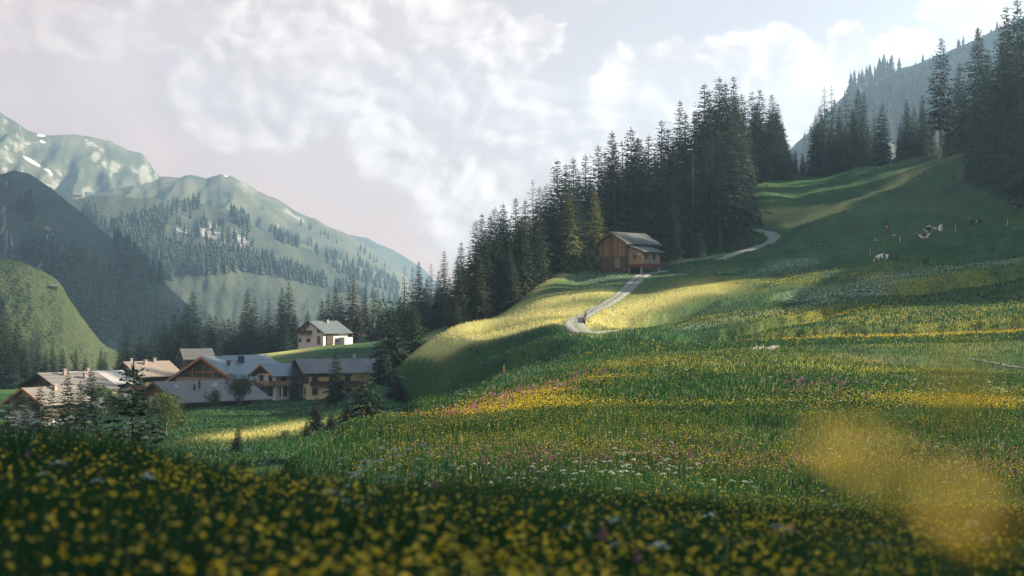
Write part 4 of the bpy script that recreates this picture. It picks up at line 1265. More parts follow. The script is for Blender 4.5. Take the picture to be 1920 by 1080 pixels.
# ---- brown chalet
h = House('brown_chalet', 'brown log chalet with tan roof, chimney and long balcony left of the log barn', 'chalet', 242, 330, -45, 11.4, 9.2, 5.2, 2.6, WOOD_BROWN, ROOF_TAN, of=1.5, os=1.4, barge=BEAM_BROWN, base_z=at(242, 743, 330).z)
h.balcony('front', -5.2, 3.6, 2.9, 1.2, WOOD_BROWN, 1.0)
h.window('front', -.9, 4.0, 4.6, 1.35, BEAM_BROWN, 2)
h.window('front', 3.9, 3.0, 1.1, 1.3, BEAM_BROWN)
for a in (-3.5, 0, 3.3): h.window('front', a, .7, 1.3, 1.2, BEAM_BROWN)
h.slab('loggia', 'right', .4, 8.4, 3.5, 4.9, .003, .1, WOOD_DARK)
h.balcony('right', .3, 8.9, 2.5, 1.2, WOOD_TAN, .95)
for a in (2.2, 5.8): h.window('right', a, .5, 1.4, 1.2, BEAM_BROWN)
h.chimney(1.6, 3.4, 1.0, .7); h.chimney(.6, 6.4, .9, .5); h.chimney(-.6, 1.0, .9, .5)

# ---- log barn
h = House('log_barn', 'small dark log barn with grey roof on the sunlit slope behind the big chalet', 'barn', 344, 368, -62, 5.0, 6.9, 3.1, 1.9, WOOD_DARK, SHINGLE, of=.8, os=.9, gable=BEAM_BROWN, barge=BEAM_BROWN, base_z=at(344, 692, 368).z)
h.door('front', 0, .1, 1.6, 2.2, WOOD_DARK)
h.slab('loft_boards', 'front', -2.4, 2.4, 2.5, 3.09, .003, .08, BEAM_BROWN)

# ---- white-walled chalet at the left, its neighbour and the pale gable
h = House('dark_gable_chalet', 'wide chalet with dark timber gable over white ground floor and two chimneys', 'chalet', 85, 268, -45, 15, 9.0, 3.3, 2.4, WHITE_WALL, ROOF_GREYB, of=1.6, os=1.5, gable=WOOD_DARK, barge=WOOD_DARK, base_z=at(85, 758, 268).z)
h.slab('timber_band', 'front', -7.4, 7.4, 2.0, 3.3, .004, .13, WOOD_DARK)
h.balcony('front', -7.0, 6.0, 1.9, 1.1, WOOD_DARK, .85)
for a in (-5.4, -2, 1.4, 4.8): h.window('front', a, .3, 1.3, 1.1, FRAME_WHITE)
for a in (-3.6, 0, 3.6): h.window('front', a, 3.4, .9, 1.0, FRAME_WOOD)
for a in (2.2, 5.8): h.window('right', a, 1.0, 1.2, 1.3, FRAME_WOOD)
h.chimney(1.6, 3.2, 1.1, .6); h.chimney(3.6, 6.4, 1.0, .7)
h = House('pale_roof_house', 'white house with pale sheet roof behind the dark gable chalet', 'house', 140, 284, -45, 11, 9.5, 4.2, 2.0, WHITE_WALL, ROOF_PALE, of=1.2, os=1.2, gable=WHITE_WALL, barge=WOOD_DARK, base_z=at(140, 757, 284).z)
for a in (2.0, 4.6, 7.2): h.window('right', a, 1.0, 1.1, 1.4, FRAME_WOOD); h.window('right', a, 3.0, 1.0, .9, FRAME_WOOD)
h.chimney(.9, 2.5, .9, .6)
for a in (-3, 0, 3): h.window('front', a, 1.6, 1.1, 1.3, FRAME_WOOD)
h = House('pale_gable_house', 'pale gabled house with dark shutters at the far left, nearest the meadow', 'house', 52, 232, -28, 7.6, 9.5, 2.2, 2.1, CONCRETE, ROOF_GREYB, of=1.1, os=1.0, gable=CONCRETE, barge=BEAM, base_z=at(52, 779, 232).z)
for a in (-1.9, 1.7): h.window('front', a, .9, 1.3, 1.1, FRAME_WOOD, 1, 0, WOOD_DARK)
h.balcony('front', -3.0, 3.0, 2.3, .8, WOOD_DARK, .8)
h.chimney(1.0, 5, .8, .6)
h.slab('timber_band', 'right', 0, 9.5, -.5, 2.15, .003, .05, WOOD_DARK)
for a in (2.5, 6): h.window('right', a, .8, 1.1, 1.1, FRAME_WOOD)

# ---- concrete wall cut into the bank
g = gp(352, 212)
r = tag(empty('retaining_wall', (g.x, g.y, at(352, 797, 212).z), R(8)), 'pale concrete retaining wall under the dark rounded shrub', 'wall')
MB().box(-1.6, 1.6, 0, .4, -1.5, 1.25).build('wall', CONCRETE, r)
MB().box(-1.75, 1.75, -.1, .5, 1.253, 1.5).build('coping', BALC_WOOD, r)

# ---- far alpine huts
def hut(name, label, px, py, W, L, Hw, rise, rz, wall, roof):
    p = hhit(px, py)
    r = tag(empty(name, p, R(rz)), label, 'hut')
    w = W / 2
    m = MB().add([(-w, 0, -2), (w, 0, -2), (w, 0, Hw), (-w, 0, Hw), (-w, L, -2), (w, L, -2), (w, L, Hw), (-w, L, Hw), (0, 0, Hw + rise), (0, L, Hw + rise)],
                 [(0, 1, 2, 8, 3), (5, 4, 7, 9, 6), (1, 5, 6, 2), (4, 0, 3, 7), (0, 4, 5, 1), (2, 6, 9, 8), (7, 3, 8, 9)])
    m.build('wall', wall, r)
    e = w * 1.25; ze = Hw + rise - rise / w * e
    MB().prism([(0, Hw + rise + .03), (e, ze + .03), (e, ze + .12 * w), (0, Hw + rise + .14 * w), (-e, ze + .12 * w), (-e, ze + .03)], -.12 * L, L * 1.12).build('roof', roof, r)
    MB().box(-.2 * w, .2 * w, -.12, .02, .05, Hw * .8).build('door', WOOD_DARK, r)
    return r


hut('alpine_hut', 'tiny white alpine hut on the far sunlit shelf', 163, 365, 9.0, 14, 4.8, 3.5, -75, WHITE_WALL, ROOF_PALE)
hut('alpine_hut', 'tiny brown alpine hut with pale roof left of the white one on the far shelf', 138, 368, 8.6, 15, 3.5, 3.0, -70, WOOD_BROWN, ROOF_GREYB)
hut('hay_hut', 'small dark hay hut on the sunlit green hill at left', 95, 540, 1.9, 2.6, .8, .7, -68, WOOD_DARK, SHINGLE)

# ================================================================== PATHS, FENCES, PASTURE
def path_material():
    m, t, out = new_mat('gravel_path')
    pos = t.node('ShaderNodeNewGeometry').outputs['Position']
    n = t.noise(pos, 6, 4, .7); n2 = t.noise(pos, .7, 4, .6)
    c = t.mix(t.ss(n, .35, .65), (.12, .115, .11), (.25, .24, .225))
    side = t.math('ABSOLUTE', t.math('SUBTRACT', t.attr('across'), .5))
    grass = t.math('MAXIMUM', t.ss(t.math('ADD', side, t.math('MULTIPLY', t.math('SUBTRACT', n2, .5), .35)), .40, .47), t.math('MULTIPLY', t.ss(t.math('ADD', side, t.math('MULTIPLY', t.math('SUBTRACT', .5, n2), .3)), .13, .04), t.attr('tracks')))
    c = t.mix(grass, c, (.06, .09, .025))
    principled(t, out, c, .95, 0, .15, t.bump(n, .5, .05))
    return m


MAT_PATH = path_material()


PATH_PTS = []


def path(name, pts, tracks=0.5, n=160, lift=.12):
    """pts: (px, Y, width in metres)"""
    A = np.array(pts, float)
    s = np.linspace(0, 1, len(A)); k = np.linspace(0, 1, n)
    W = np.stack([(A[:, 0] - 960) / F * A[:, 1], A[:, 1], A[:, 2]], -1)
    # smooth the centre line
    C = np.stack([np.interp(k, s, W[:, i]) for i in range(3)], -1)
    ker = np.hanning(max(3, n // len(A) * 2 + 1)); ker /= ker.sum(); pad = len(ker) // 2
    C = np.stack([np.convolve(np.pad(C[:, i], pad, 'edge'), ker, 'valid') for i in range(3)], -1)
    PATH_PTS.append(C.copy())
    tan = np.gradient(C[:, :2], axis=0); tan /= np.linalg.norm(tan, axis=1, keepdims=True)
    nor = np.stack([tan[:, 1], -tan[:, 0]], -1)
    cols = 9
    V, ac = [], []
    for j in range(cols):
        f = j / (cols - 1)
        xy = C[:, :2] + nor * ((f - .5) * C[:, 2:3])
        z = zg(xy[:, 0], xy[:, 1]) + (lift + .02 if 0 < j < cols - 1 else lift - .1)
        V.append(np.stack([xy[:, 0], xy[:, 1], z], -1)); ac.append(np.full(n, f))
    V = np.stack(V, 1)
    # level the cross section
    V[:, 1:-1, 2] = .35 * V[:, 1:-1, 2] + .65 * np.maximum(V[:, 1:-1, 2].mean(1, keepdims=True), V[:, 1:-1, 2] - .02)
    idx = np.arange(n * cols).reshape(n, cols)
    q = np.stack([idx[:-1, :-1], idx[:-1, 1:], idx[1:, 1:], idx[1:, :-1]], -1).reshape(-1, 4)
    me = mk_mesh(name, V.reshape(-1, 3), q, [MAT_PATH], True, {'across': np.stack(ac, 1).ravel(), 'tracks': np.full(n * cols, tracks)})
    return tag(link(name, me), kind='structure')


path('path', [(1160, 171, .7), (1135, 169, 1.3), (1110, 167, 2.1), (1090, 167, 3.2), (1077, 173, 3.0), (1078, 181, 2.4), (1092, 191, 2.3), (1115, 202, 2.2), (1145, 215, 2.2), (1170, 229, 2.2), (1190, 242, 2.3), (1204, 250, 2.4), (1225, 254, 2.0), (1250, 258, 1.6)], .6)
path('path', [(1345, 271, 2.3), (1365, 275, 2.5), (1390, 280, 2.6), (1415, 284, 2.6), (1440, 288, 2.7), (1455, 292, 2.8), (1446, 297, 2.8), (1425, 300, 2.8), (1405, 302, 2.7), (1385, 304, 2.2)], .0)
path('track', [(1412, 103, .5), (1420, 107, .95), (1424, 112, .95), (1430, 117, .3)], .0, 60, .015)
path('track', [(1438, 103, .5), (1446, 107, 1.0), (1452, 112, 1.0), (1462, 117, .3)], .0, 60, .015)
path('track', [(1780, 96, .1), (1830, 92, .2), (1880, 89, .28), (1960, 86, .3)], .0, 60, .015)

POST = rough_mat('weathered_post', (.12, .10, .085), (.26, .23, .2), 4, .9, .3)
PALE_POST = rough_mat('pale_stake', (.45, .42, .36), (.62, .6, .54), 4, .8, .1)
YEL_POST = rough_mat('yellow_stake', (.55, .36, .08), (.68, .46, .14), 4, .8, .1)


def fence(label, pts, h=1.1, rails=2, mat=POST, r=.07):
    gs = [gp(a, b) for a, b in pts]
    root = tag(empty('fence', gs[0]), label, 'fence')
    o = gs[0]
    for g in gs:
        p = g - o
        MB().tube(p + Vector((0, 0, -.4)), p + Vector((.03, 0, h)), r, r * .8, 6).build('post', mat, root)
    for k in range(rails):
        zz = h * (.85 - .38 * k)
        for a, b in zip(gs[:-1], gs[1:]):
            MB().beam(a - o + Vector((0, .09, zz)), b - o + Vector((0, .09, zz + .03)), .04, .10).build('rail', mat, root)
    return root


fence('weathered wooden fence on the crest between cabin and upper path', [(1240, 262), (1257, 264), (1273, 266), (1298, 268), (1325, 270), (1342, 271)], 1.15)
fence('row of grey posts with wire below the dark trees on the crest', [(1650, 336), (1672, 338), (1694, 339), (1716, 340), (1738, 341), (1760, 341), (1790, 342)], 1.1, 1, POST, .07)
for px, Y, lab in [(1567, 236, 'pale fence stake leftmost in the pasture line'), (1632, 240, 'pale fence stake left of the cows, second from the forest'), (1688, 243, 'pale fence stake directly left of the lying cow'), (1792, 248, 'pale fence stake between the pale cow and the black cow'), (1890, 252, 'pale fence stake right of the black cow'), (1661, 219, 'pale stake beneath the lone grazing cow')]:
    g = gp(px, Y)
    r = tag(empty('fence_stake', g), lab, 'stake', 'electric fence stakes on the pasture')
    MB().tube((0, 0, -.3), (.03, .02, 1.25), .04, .035, 6).build('stake', PALE_POST, r)
    MB().box(-.07, .11, -.03, .06, 1.1, 1.22).build('insulator', DARK_METAL, r)
g = gp(945, 97)
r = tag(empty('marker_stake', g), 'yellow wooden marker stake on the edge of the front meadow', 'stake')
MB().box(-.055, .055, -.055, .055, -.4, .62).build('stake', YEL_POST, r)
MB().box(-.06, .06, -.06, .06, .623, .70).build('cap', RED_BOARD, r)
g0 = gp(1096, 176); g1 = gp(1100, 187)
r = tag(empty('edge_board', g0), 'dark slanting board edging the bend of the lower path', 'board')
MB().beam((0, 0, .35), g1 - g0 + Vector((0, 0, .45)), .12, .7).build('board', WOOD_DARK, r)
for k in range(4):
    p = (g1 - g0) * (k / 3.0)
    MB().tube(p + Vector((-.14, 0, -.4)), p + Vector((-.14, 0, .95)), .06, .06, 6).build('peg', WOOD_DARK, r)

# ---- wayside shrine
g = gp(1664, 262)
r = tag(empty('wayside_shrine', g, R(-25)), 'roofed wooden wayside cross standing alone on the pasture above the cows', 'shrine')
MB().box(-.11, .11, -.08, .08, -.4, 2.5).build('post', WOOD_DARK, r)
MB().box(-.42, .42, .09, .14, 1.35, 2.55).build('back_board', WOOD_DARK, r)
MB().prism([(0, 2.95), (.75, 2.25), (.75, 2.34), (0, 3.06), (-.75, 2.34), (-.75, 2.25)], -.35, .35).build('roof', SHINGLE, r)
MB().box(-.35, .35, -.12, -.083, 1.95, 2.07).build('cross_bar', WOOD_TAN, r)
fg = MB()
fg.tube((0, -.14, 1.5), (0, -.14, 1.98), .05, .07, 6); fg.tube((-.26, -.14, 2.06), (.26, -.14, 2.06), .03, .03, 6); fg.tube((0, -.14, 2.0), (0, -.14, 2.18), .05, .05, 6)
fg.build('figure', PALE_POST, r)

# ---- trough, stones
g = gp(1750, 252)
r = tag(empty('water_trough', g, R(10)), 'pale turquoise water trough above the lying cow', 'trough')
TROUGH = rough_mat('turquoise_trough', (.30, .52, .48), (.42, .64, .60), 3, .6, .1)
m = MB(); m.box(-.6, .6, -.3, -.24, .12, .55); m.box(-.6, .6, .24, .3, .12, .55); m.box(-.6, -.54, -.24, .24, .12, .55); m.box(.54, .6, -.24, .24, .12, .55); m.box(-.54, .54, -.24, .24, .12, .2)
m.build('basin', TROUGH, r)
for a in (-.45, .45): MB().box(a - .05, a + .05, -.22, .22, -.3, .118).build('foot', DARK_METAL, r)
STONE = rough_mat('field_stone', (.20, .20, .19), (.40, .39, .37), 3, .95, .5)


def rock_mesh(seed):
    bm = bmesh.new(); bmesh.ops.create_icosphere(bm, subdivisions=2, radius=1)
    rr = random.Random(seed)
    for v in bm.verts:
        n = .75 + .35 * math.sin(v.co.x * 2.3 + seed) * math.cos(v.co.y * 2.9 - seed) + rr.uniform(-.08, .08)
        v.co = Vector((v.co.x * n * 1.3, v.co.y * n, v.co.z * n * .7))
    me = bpy.data.meshes.new('field_rock'); bm.to_mesh(me); bm.free(); me.materials.append(STONE)
    return me


for i, (px, Y, s, lab) in enumerate([(1675, 260, .45, 'grey boulder at the foot of the wayside shrine'), (1642, 258, .4, 'flat grey stone left of the wayside shrine'), (1758, 222, .35, 'grey stone on the pasture below the pale cow'), (1500, 302, .3, 'small white stone on the slope below the crest trees'), (1818, 262, .3, 'small grey stone above the black cow')]):
    g = gp(px, Y)
    o = tag(link('field_rock', rock_mesh(i)), lab, 'stone'); o.location = g; o.scale = (s, s, s)

# ---- cows
def cow_material(name, white, seed, thr, dark=(.02, .018, .017)):
    m, t, out = new_mat(name)
    co = t.node('ShaderNodeTexCoord').outputs['Object']
    n = t.noise(t.mapping(co, (1, 1, 1), (0, 0, 0), (seed, seed * 2.1, -seed)), 1.7, 1.5, .4)
    f = t.ss(n, thr - .015, thr + .015)
    principled(t, out, t.mix(f, dark, white), .75, 0, .2)
    return m


def cow_body(lying=False, graze=True):
    """one continuous skin grown round a skeleton; head towards +x"""
    me = bpy.data.meshes.new('cow_skeleton')
    zl = -.62 if lying else 0
    V, E, Rd = [], [], []

    def v(p, r, prev=None):
        V.append((p[0], p[1], p[2] + zl)); Rd.append(r)
        if prev is not None: E.append((prev, len(V) - 1))
        return len(V) - 1
    hip = v((-.72, 0, 1.10), (.30, .30)); bel = v((-.25, 0, 1.02), (.36, .40), hip); chest = v((.30, 0, 1.03), (.34, .40), bel); wi = v((.62, 0, 1.10), (.24, .30), chest)
    rump = v((-.98, 0, 1.14), (.20, .22), hip)
    if graze:
        n1 = v((.92, .05, .95), (.15, .19), wi); n2 = v((1.18, .08, .62), (.13, .15), n1); hd = v((1.30, .09, .36), (.14, .13), n2); mz = v((1.40, .09, .10), (.09, .085), hd)
    else:
        n1 = v((.90, .04, 1.28), (.15, .19), wi); n2 = v((1.12, .05, 1.46), (.13, .15), n1); hd = v((1.34, .05, 1.42), (.13, .14), n2); mz = v((1.60, .05, 1.26), (.09, .09), hd)
    for sy in (-1, 1):
        e0 = v((V[hd][0] - .06, sy * .16, V[hd][2] - zl + .10), (.035, .05), hd); v((V[hd][0] - .08, sy * .30, V[hd][2] - zl + .08), (.02, .05), e0)
        if lying:
            a = v((.66, sy * .28, .80), (.12, .12), wi); b = v((.95, sy * .30, .70), (.07, .07), a); v((.62, sy * .34, .66), (.055, .055), b)
            a = v((-.60, sy * .34, .86), (.16, .16), hip); b = v((-.15, sy * .42, .74), (.08, .08), a); v((-.55, sy * .46, .67), (.06, .06), b)
        else:
            a = v((.58, sy * .20, .78), (.13, .13), wi); b = v((.60 + .05 * sy, sy * .20, .42), (.072, .072), a); c_ = v((.58 + .07 * sy, sy * .20, .10), (.052, .052), b); v((.62 + .07 * sy, sy * .20, .02), (.065, .05), c_)
            a = v((-.74, sy * .22, .80), (.17, .17), hip); b = v((-.86, sy * .21, .50), (.085, .085), a); c_ = v((-.80 + .06 * sy, sy * .20, .12), (.055, .055), b); v((-.75 + .06 * sy, sy * .20, .02), (.066, .05), c_)
    t0 = v((-1.13, 0, 1.10), (.045, .045), rump); t1 = v((-1.18, .03, .70), (.03, .03), t0); v((-1.16, .04, .42), (.05, .05), t1)
    if not lying: v((-.42, 0, .70), (.13, .13), bel)
    me.from_pydata(V, E, [])
    o = bpy.data.objects.new('cow_skeleton', me); COL.objects.link(o)
    md = o.modifiers.new('skin', 'SKIN')
    for i, r_ in enumerate(Rd): me.skin_vertices[0].data[i].radius = r_
    me.skin_vertices[0].data[hip].use_root = True
    sb = o.modifiers.new('sub', 'SUBSURF'); sb.levels = 2; sb.render_levels = 2
    dg = bpy.context.evaluated_depsgraph_get()
    res = bpy.data.meshes.new_from_object(o.evaluated_get(dg))
    bpy.data.objects.remove(o)
    for p in res.polygons: p.use_smooth = True
    return res, zl


COWS = [(1655, 221, 172, True, False, 'black-and-white cow grazing alone lowest on the pasture', (.72, .66, .60), 1.3, .50), (1732, 246, 10, False, True, 'pale lying cow with raised head left of the grazing pair', (.70, .60, .50), 2.7, .44), (1743, 249, 205, True, False, 'dark-spotted cow grazing between the lying cow and the pale cow', (.70, .62, .54), 4.1, .53),
        (1764, 249, 245, True, False, 'mostly white cow seen from the rear beneath the trough', (.76, .70, .66), 5.6, .40), (1832, 254, 178, True, False, 'mostly black cow grazing apart to the right', (.5, .45, .4), 7.2, .66), (1908, 258, 185, False, False, 'black cow standing farthest right at the picture edge', (.3, .27, .25), 8.1, .72)]
HORN = rough_mat('horn', (.35, .3, .22), (.5, .45, .36), 5, .5, .05)
HOOF = rough_mat('pink_udder', (.45, .28, .24), (.55, .36, .31), 5, .7, .05)
bodies = {}
for px, Y, rot, graze, lying, lab, white, seed, thr in COWS:
    g = gp(px, Y)
    key = (lying, graze)
    if key not in bodies: bodies[key] = cow_body(lying, graze)
    me, zl = bodies[key]
    me = me.copy(); me.materials.clear(); me.materials.append(cow_material('cow_coat', white, seed, thr))
    o = tag(link('cow', me), lab, 'cow', 'cows on the upper pasture')
    o.location = (g.x, g.y, g.z + (.02 if not lying else -.02)); o.rotation_euler = (0, 0, R(rot)); o.scale = (.96,) * 3
    hx, hz = (1.26, .47) if graze else (1.28, 1.54 + zl)
    for sy in (-1, 1):
        MB().tube((hx, .07 + sy * .09, hz), (hx + .06, .07 + sy * .24, hz + .13), .03, .012, 6).build('horn', HORN, o)

# ================================================================== MEADOW GROWTH
def blade_material(name, c0, c1, c2, trans=.45):
    m, t, out = new_mat(name)
    pos = t.node('ShaderNodeNewGeometry').outputs['Position']
    n = t.noise(t.mapping(pos, (1, .6, .2)), .35, 3, .6)
    c = t.mix(t.math('ADD', t.math('MULTIPLY', t.attr('tint'), .6), t.math('MULTIPLY', t.ss(n, .35, .65), .4)), c0, c1)
    c = t.mix(t.attr('dry'), c, c2)
    p = t.node('ShaderNodeBsdfPrincipled'); t.l.new(c, p.inputs['Base Color']); p.inputs['Roughness'].default_value = .7; p.inputs['Specular IOR Level'].default_value = .2
    tr = t.node('ShaderNodeBsdfTranslucent'); t.l.new(c, tr.inputs['Color'])
    mx = t.node('ShaderNodeMixShader'); mx.inputs[0].default_value = trans
    t.l.new(p.outputs[0], mx.inputs[1]); t.l.new(tr.outputs[0], mx.inputs[2]); t.l.new(mx.outputs[0], out.inputs['Surface'])
    return m


MAT_BLADE = blade_material('grass_blades', (.005, .030, .012), (.023, .078, .019), (.60, .52, .19))  # last colour: dry blades, brightened for sunlight painted on the patches
MAT_STEM = blade_material('flower_stems', (.012, .04, .012), (.03, .075, .02), (.2, .19, .07))


def petal_material(name, c0, c1, trans=.35):
    m, t, out = new_mat(name)
    c = t.mix(t.attr('tint'), c0, c1)
    p = t.node('ShaderNodeBsdfPrincipled'); t.l.new(c, p.inputs['Base Color']); p.inputs['Roughness'].default_value = .5
    tr = t.node('ShaderNodeBsdfTranslucent'); t.l.new(c, tr.inputs['Color'])
    mx = t.node('ShaderNodeMixShader'); mx.inputs[0].default_value = trans
    t.l.new(p.outputs[0], mx.inputs[1]); t.l.new(tr.outputs[0], mx.inputs[2]); t.l.new(mx.outputs[0], out.inputs['Surface'])
    return m


MAT_YELLOW = petal_material('yellow_petals', (.54, .35, .006), (.80, .57, .014))
MAT_WHITE = petal_material('white_umbels', (.34, .40, .31), (.50, .55, .46))
MAT_PURPLE = petal_material('purple_blossoms', (.15, .035, .10), (.27, .09, .19))
FR = np.random.default_rng(77)


def scatter(n, y0, y1, margin=160, dens=None):
    """points spread evenly over the picture fan between two distances (denser near the camera), thinned by dens(x, y, u)"""
    u = FR.uniform(-(960 + margin) / F, (960 + margin) / F, n)
    a = 1.25
    r = FR.random(n)
    y = (y0 ** (2 - 2 * a + 1e-9) + r * (y1 ** (2 - 2 * a + 1e-9) - y0 ** (2 - 2 * a + 1e-9))) ** (1 / (2 - 2 * a + 1e-9))
    x = u * (y + 4.0)
    if dens is not None:
        k = FR.random(n) < dens(x, y)
        x, y = x[k], y[k]
    return x, y


def seen(x, y, tol=0.35):
    """keep what is not far behind a rise as seen from the camera's side of the hill"""
    keep = np.ones(len(x), bool)
    z = zg(x, y) + tol
    for f in np.linspace(.12, .97, 22):
        ys = y * f
        keep &= zg(x * f, ys) < z * f + tol * 1.2 + .02
    for C in PATH_PTS:      # nothing grows on the trodden gravel
        near = np.nonzero(keep & (x > C[:, 0].min() - 2) & (x < C[:, 0].max() + 2) & (y > C[:, 1].min() - 2) & (y < C[:, 1].max() + 2))[0]
        for i in range(0, len(near), 4000):
            j = near[i:i + 4000]
            d = np.hypot(x[j][:, None] - C[None, ::2, 0], y[j][:, None] - C[None, ::2, 1]) - C[None, ::2, 2] * .52
            keep[j[d.min(1) < 0]] = False
    return x[keep], y[keep]


def blades(x, y, z, h, w, bend, tint, dry, lean):
    """bent tapering grass blades: quad + triangle each"""
    n = len(x)
    a = FR.uniform(0, 6.283, n)
    dx, dy = np.cos(a), np.sin(a)
    sx, sy = -dy, dx
    bx = dx * bend * h + lean; by = dy * bend * h
    V = np.empty((n, 5, 3))
    V[:, 0] = np.stack([x - sx * w, y - sy * w, z - .03], -1); V[:, 1] = np.stack([x + sx * w, y + sy * w, z - .03], -1)
    V[:, 2] = np.stack([x + sx * w * .8 + bx * .35, y + sy * w * .8 + by * .35, z + h * .6], -1); V[:, 3] = np.stack([x - sx * w * .8 + bx * .35, y - sy * w * .8 + by * .35, z + h * .6], -1)
    V[:, 4] = np.stack([x + bx, y + by, z + h * .97], -1)
    i = np.arange(n)[:, None] * 5
    return V.reshape(-1, 3), i + np.array([[0, 1, 2, 3]]), i + np.array([[3, 2, 4]]), np.repeat(tint, 5), np.repeat(dry, 5)


class Bag:
    def __init__(s): s.V = []; s.F = {3: [], 4: []}; s.A = {}; s.n = 0

    def add(s, V, faces, **attrs):
        for f in faces: s.F[f.shape[1]].append(f + s.n)
        s.V.append(V); s.n += len(V)
        for k, v in attrs.items(): s.A.setdefault(k, []).append(v)

    def make(s, name, mat, label):
        F_ = [np.concatenate(s.F[k]) for k in (3, 4) if s.F[k]]
        me = mk_mesh(name, np.concatenate(s.V), F_, [mat], False, {k: np.concatenate(v) for k, v in s.A.items()})
        return tag(link(name, me), label, name.replace('_', ' '), kind='stuff')


def sunlit_straw_at(x, y): return grid_sample(M_SUNLIT_STRAW, x, y)


# ---- grass
G = Bag()


def patchy(x, y, s, seed): return .5 + .5 * fbm(x / s, y / s, 3, seed)


def sow_grass(n, y0, y1, h0, h1, w, per=1, spread=0):
    x, y = seen(*scatter(n, y0, y1))
    if per > 1:
        x = np.repeat(x, per) + FR.normal(0, spread, len(x) * per); y = np.repeat(y, per) + FR.normal(0, spread, len(y) * per)
    z = zg(x, y)
    pt = patchy(x, y, np.maximum(1.5, y * .06), 3)
    h = FR.uniform(h0, h1, len(x)) * (.55 + .8 * pt)
    ww = FR.uniform(.6, 1.3, len(x)) * w
    st = np.clip(sunlit_straw_at(x, y) * 1.1 * FR.uniform(.4, 1.1, len(x)), 0, 1) * (y > 40)
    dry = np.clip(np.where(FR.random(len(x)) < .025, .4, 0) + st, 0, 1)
    V, q, t3, ti, dr = blades(x, y, z, h, ww, FR.uniform(.1, .55, len(x)), np.clip(FR.normal(.45, .28, len(x)) + (pt - .5) * .7, 0, 1), dry, .04)
    G.add(V, [q, t3], tint=ti, dry=dr)


sow_grass(52000, 2.2, 6, .22, .50, .0045, 3, .05)
sow_grass(60000, 5, 16, .24, .52, .006, 3, .08)
sow_grass(95000, 15, 50, .11, .26, .008, 3, .16)
sow_grass(90000, 40, 130, .13, .28, .018, 2, .35)
sow_grass(80000, 110, 330, .18, .40, .042, 2, .7)
G.make('meadow_grass', MAT_BLADE, 'tall green meadow grass covering the whole slope')


# ---- flowers
def heads(x, y, z, r, tilt, petals, cup, tint):
    """open cups: petals quads round a centre, facing up with a random tilt"""
    n = len(x)
    az = FR.uniform(0, 6.283, n)
    nx, ny = np.sin(tilt) * np.cos(az), np.sin(tilt) * np.sin(az); nz = np.cos(tilt)
    N = np.stack([nx, ny, nz], -1)
    A = np.cross(N, np.array([.3, .9, .1])); A /= np.linalg.norm(A, axis=1, keepdims=True)
    B = np.cross(N, A)
    C = np.stack([x, y, z], -1)
    Vs = [C - N * (r * cup)[:, None] * .5]
    for k in range(petals):
        t0 = 6.283 * (k - .42) / petals; t1 = 6.283 * (k + .42) / petals; tm = 6.283 * k / petals
        for tt, rr in ((t0, .82), (tm, 1.05), (t1, .82)):
            Vs.append(C + (A * math.cos(tt) + B * math.sin(tt)) * (r * rr)[:, None] + N * (r * cup)[:, None] * .5)
    V = np.stack(Vs, 1)
    m = 1 + petals * 3
    i = np.arange(n)[:, None] * m
    quads = np.concatenate([i + np.array([[0, 1 + 3 * k, 2 + 3 * k, 3 + 3 * k]]) for k in range(petals)])
    return V.reshape(-1, 3), quads, np.repeat(tint, m)


def stems(x, y, z, h, w):
    V, q, t3, ti, dr = blades(x, y, z, h, np.full(len(x), w), FR.uniform(0, .06, len(x)), FR.random(len(x)) * .6, FR.random(len(x)) * .2, 0)
    return V, [q, t3], ti, dr


Yb, Sb = Bag(), Bag()


def yellow_at(x, y): return np.clip(grid_sample(M_YEL, x, y), 0, 1)


def near_yellow(x, y):
    # the foreground bank: thick buttercups, thinner towards the left
    u = x / (y + 2)
    return np.clip(.05 + .36 * sstep(-.30, .05, u), 0, 1) * (.2 + 1.0 * sstep(.38, .62, patchy(x, y, .9, 5)))


def sow_yellow(n, y0, y1, h0, h1, r0, r1, petals, dens, stem=True):
    x, y = seen(*scatter(n, y0, y1, dens=dens))
    z = zg(x, y); h = FR.uniform(h0, h1, len(x))
    r = FR.uniform(r0, r1, len(x))
    V, q, ti = heads(x, y, z + h, r, np.abs(FR.normal(.35, .35, len(x))), petals, FR.uniform(.3, .9, len(x)), FR.random(len(x)))
    Yb.add(V, [q], tint=ti)
    if stem:
        V, f, ti, dr = stems(x, y, z, h, .0022 + .00025 * y0)
        Sb.add(V, f, tint=ti, dry=dr)


sow_yellow(30000, 2.4, 6, .30, .56, .006, .010, 5, near_yellow)
sow_yellow(66000, 5, 16, .26, .54, .006, .0105, 5, near_yellow)
sow_yellow(150000, 17, 55, .20, .40, .007, .0125, 4, lambda x, y: .03 + .55 * yellow_at(x, y) * (.25 + 1.1 * sstep(.4, .65, patchy(x, y, 2.5, 6))))
sow_yellow(190000, 45, 130, .20, .40, .012, .022, 3, lambda x, y: .025 + .75 * yellow_at(x, y) * (.2 + 1.1 * sstep(.4, .65, patchy(x, y, 5, 7))), False)
sow_yellow(90000, 110, 260, .3, .5, .03, .055, 3, lambda x, y: .015 + .6 * yellow_at(x, y) * (.2 + 1.1 * sstep(.4, .65, patchy(x, y, 8, 8))), False)
Yb.make('yellow_buttercups', MAT_YELLOW, 'yellow buttercups thick in the foreground and scattered over the slope')

Wb = Bag()


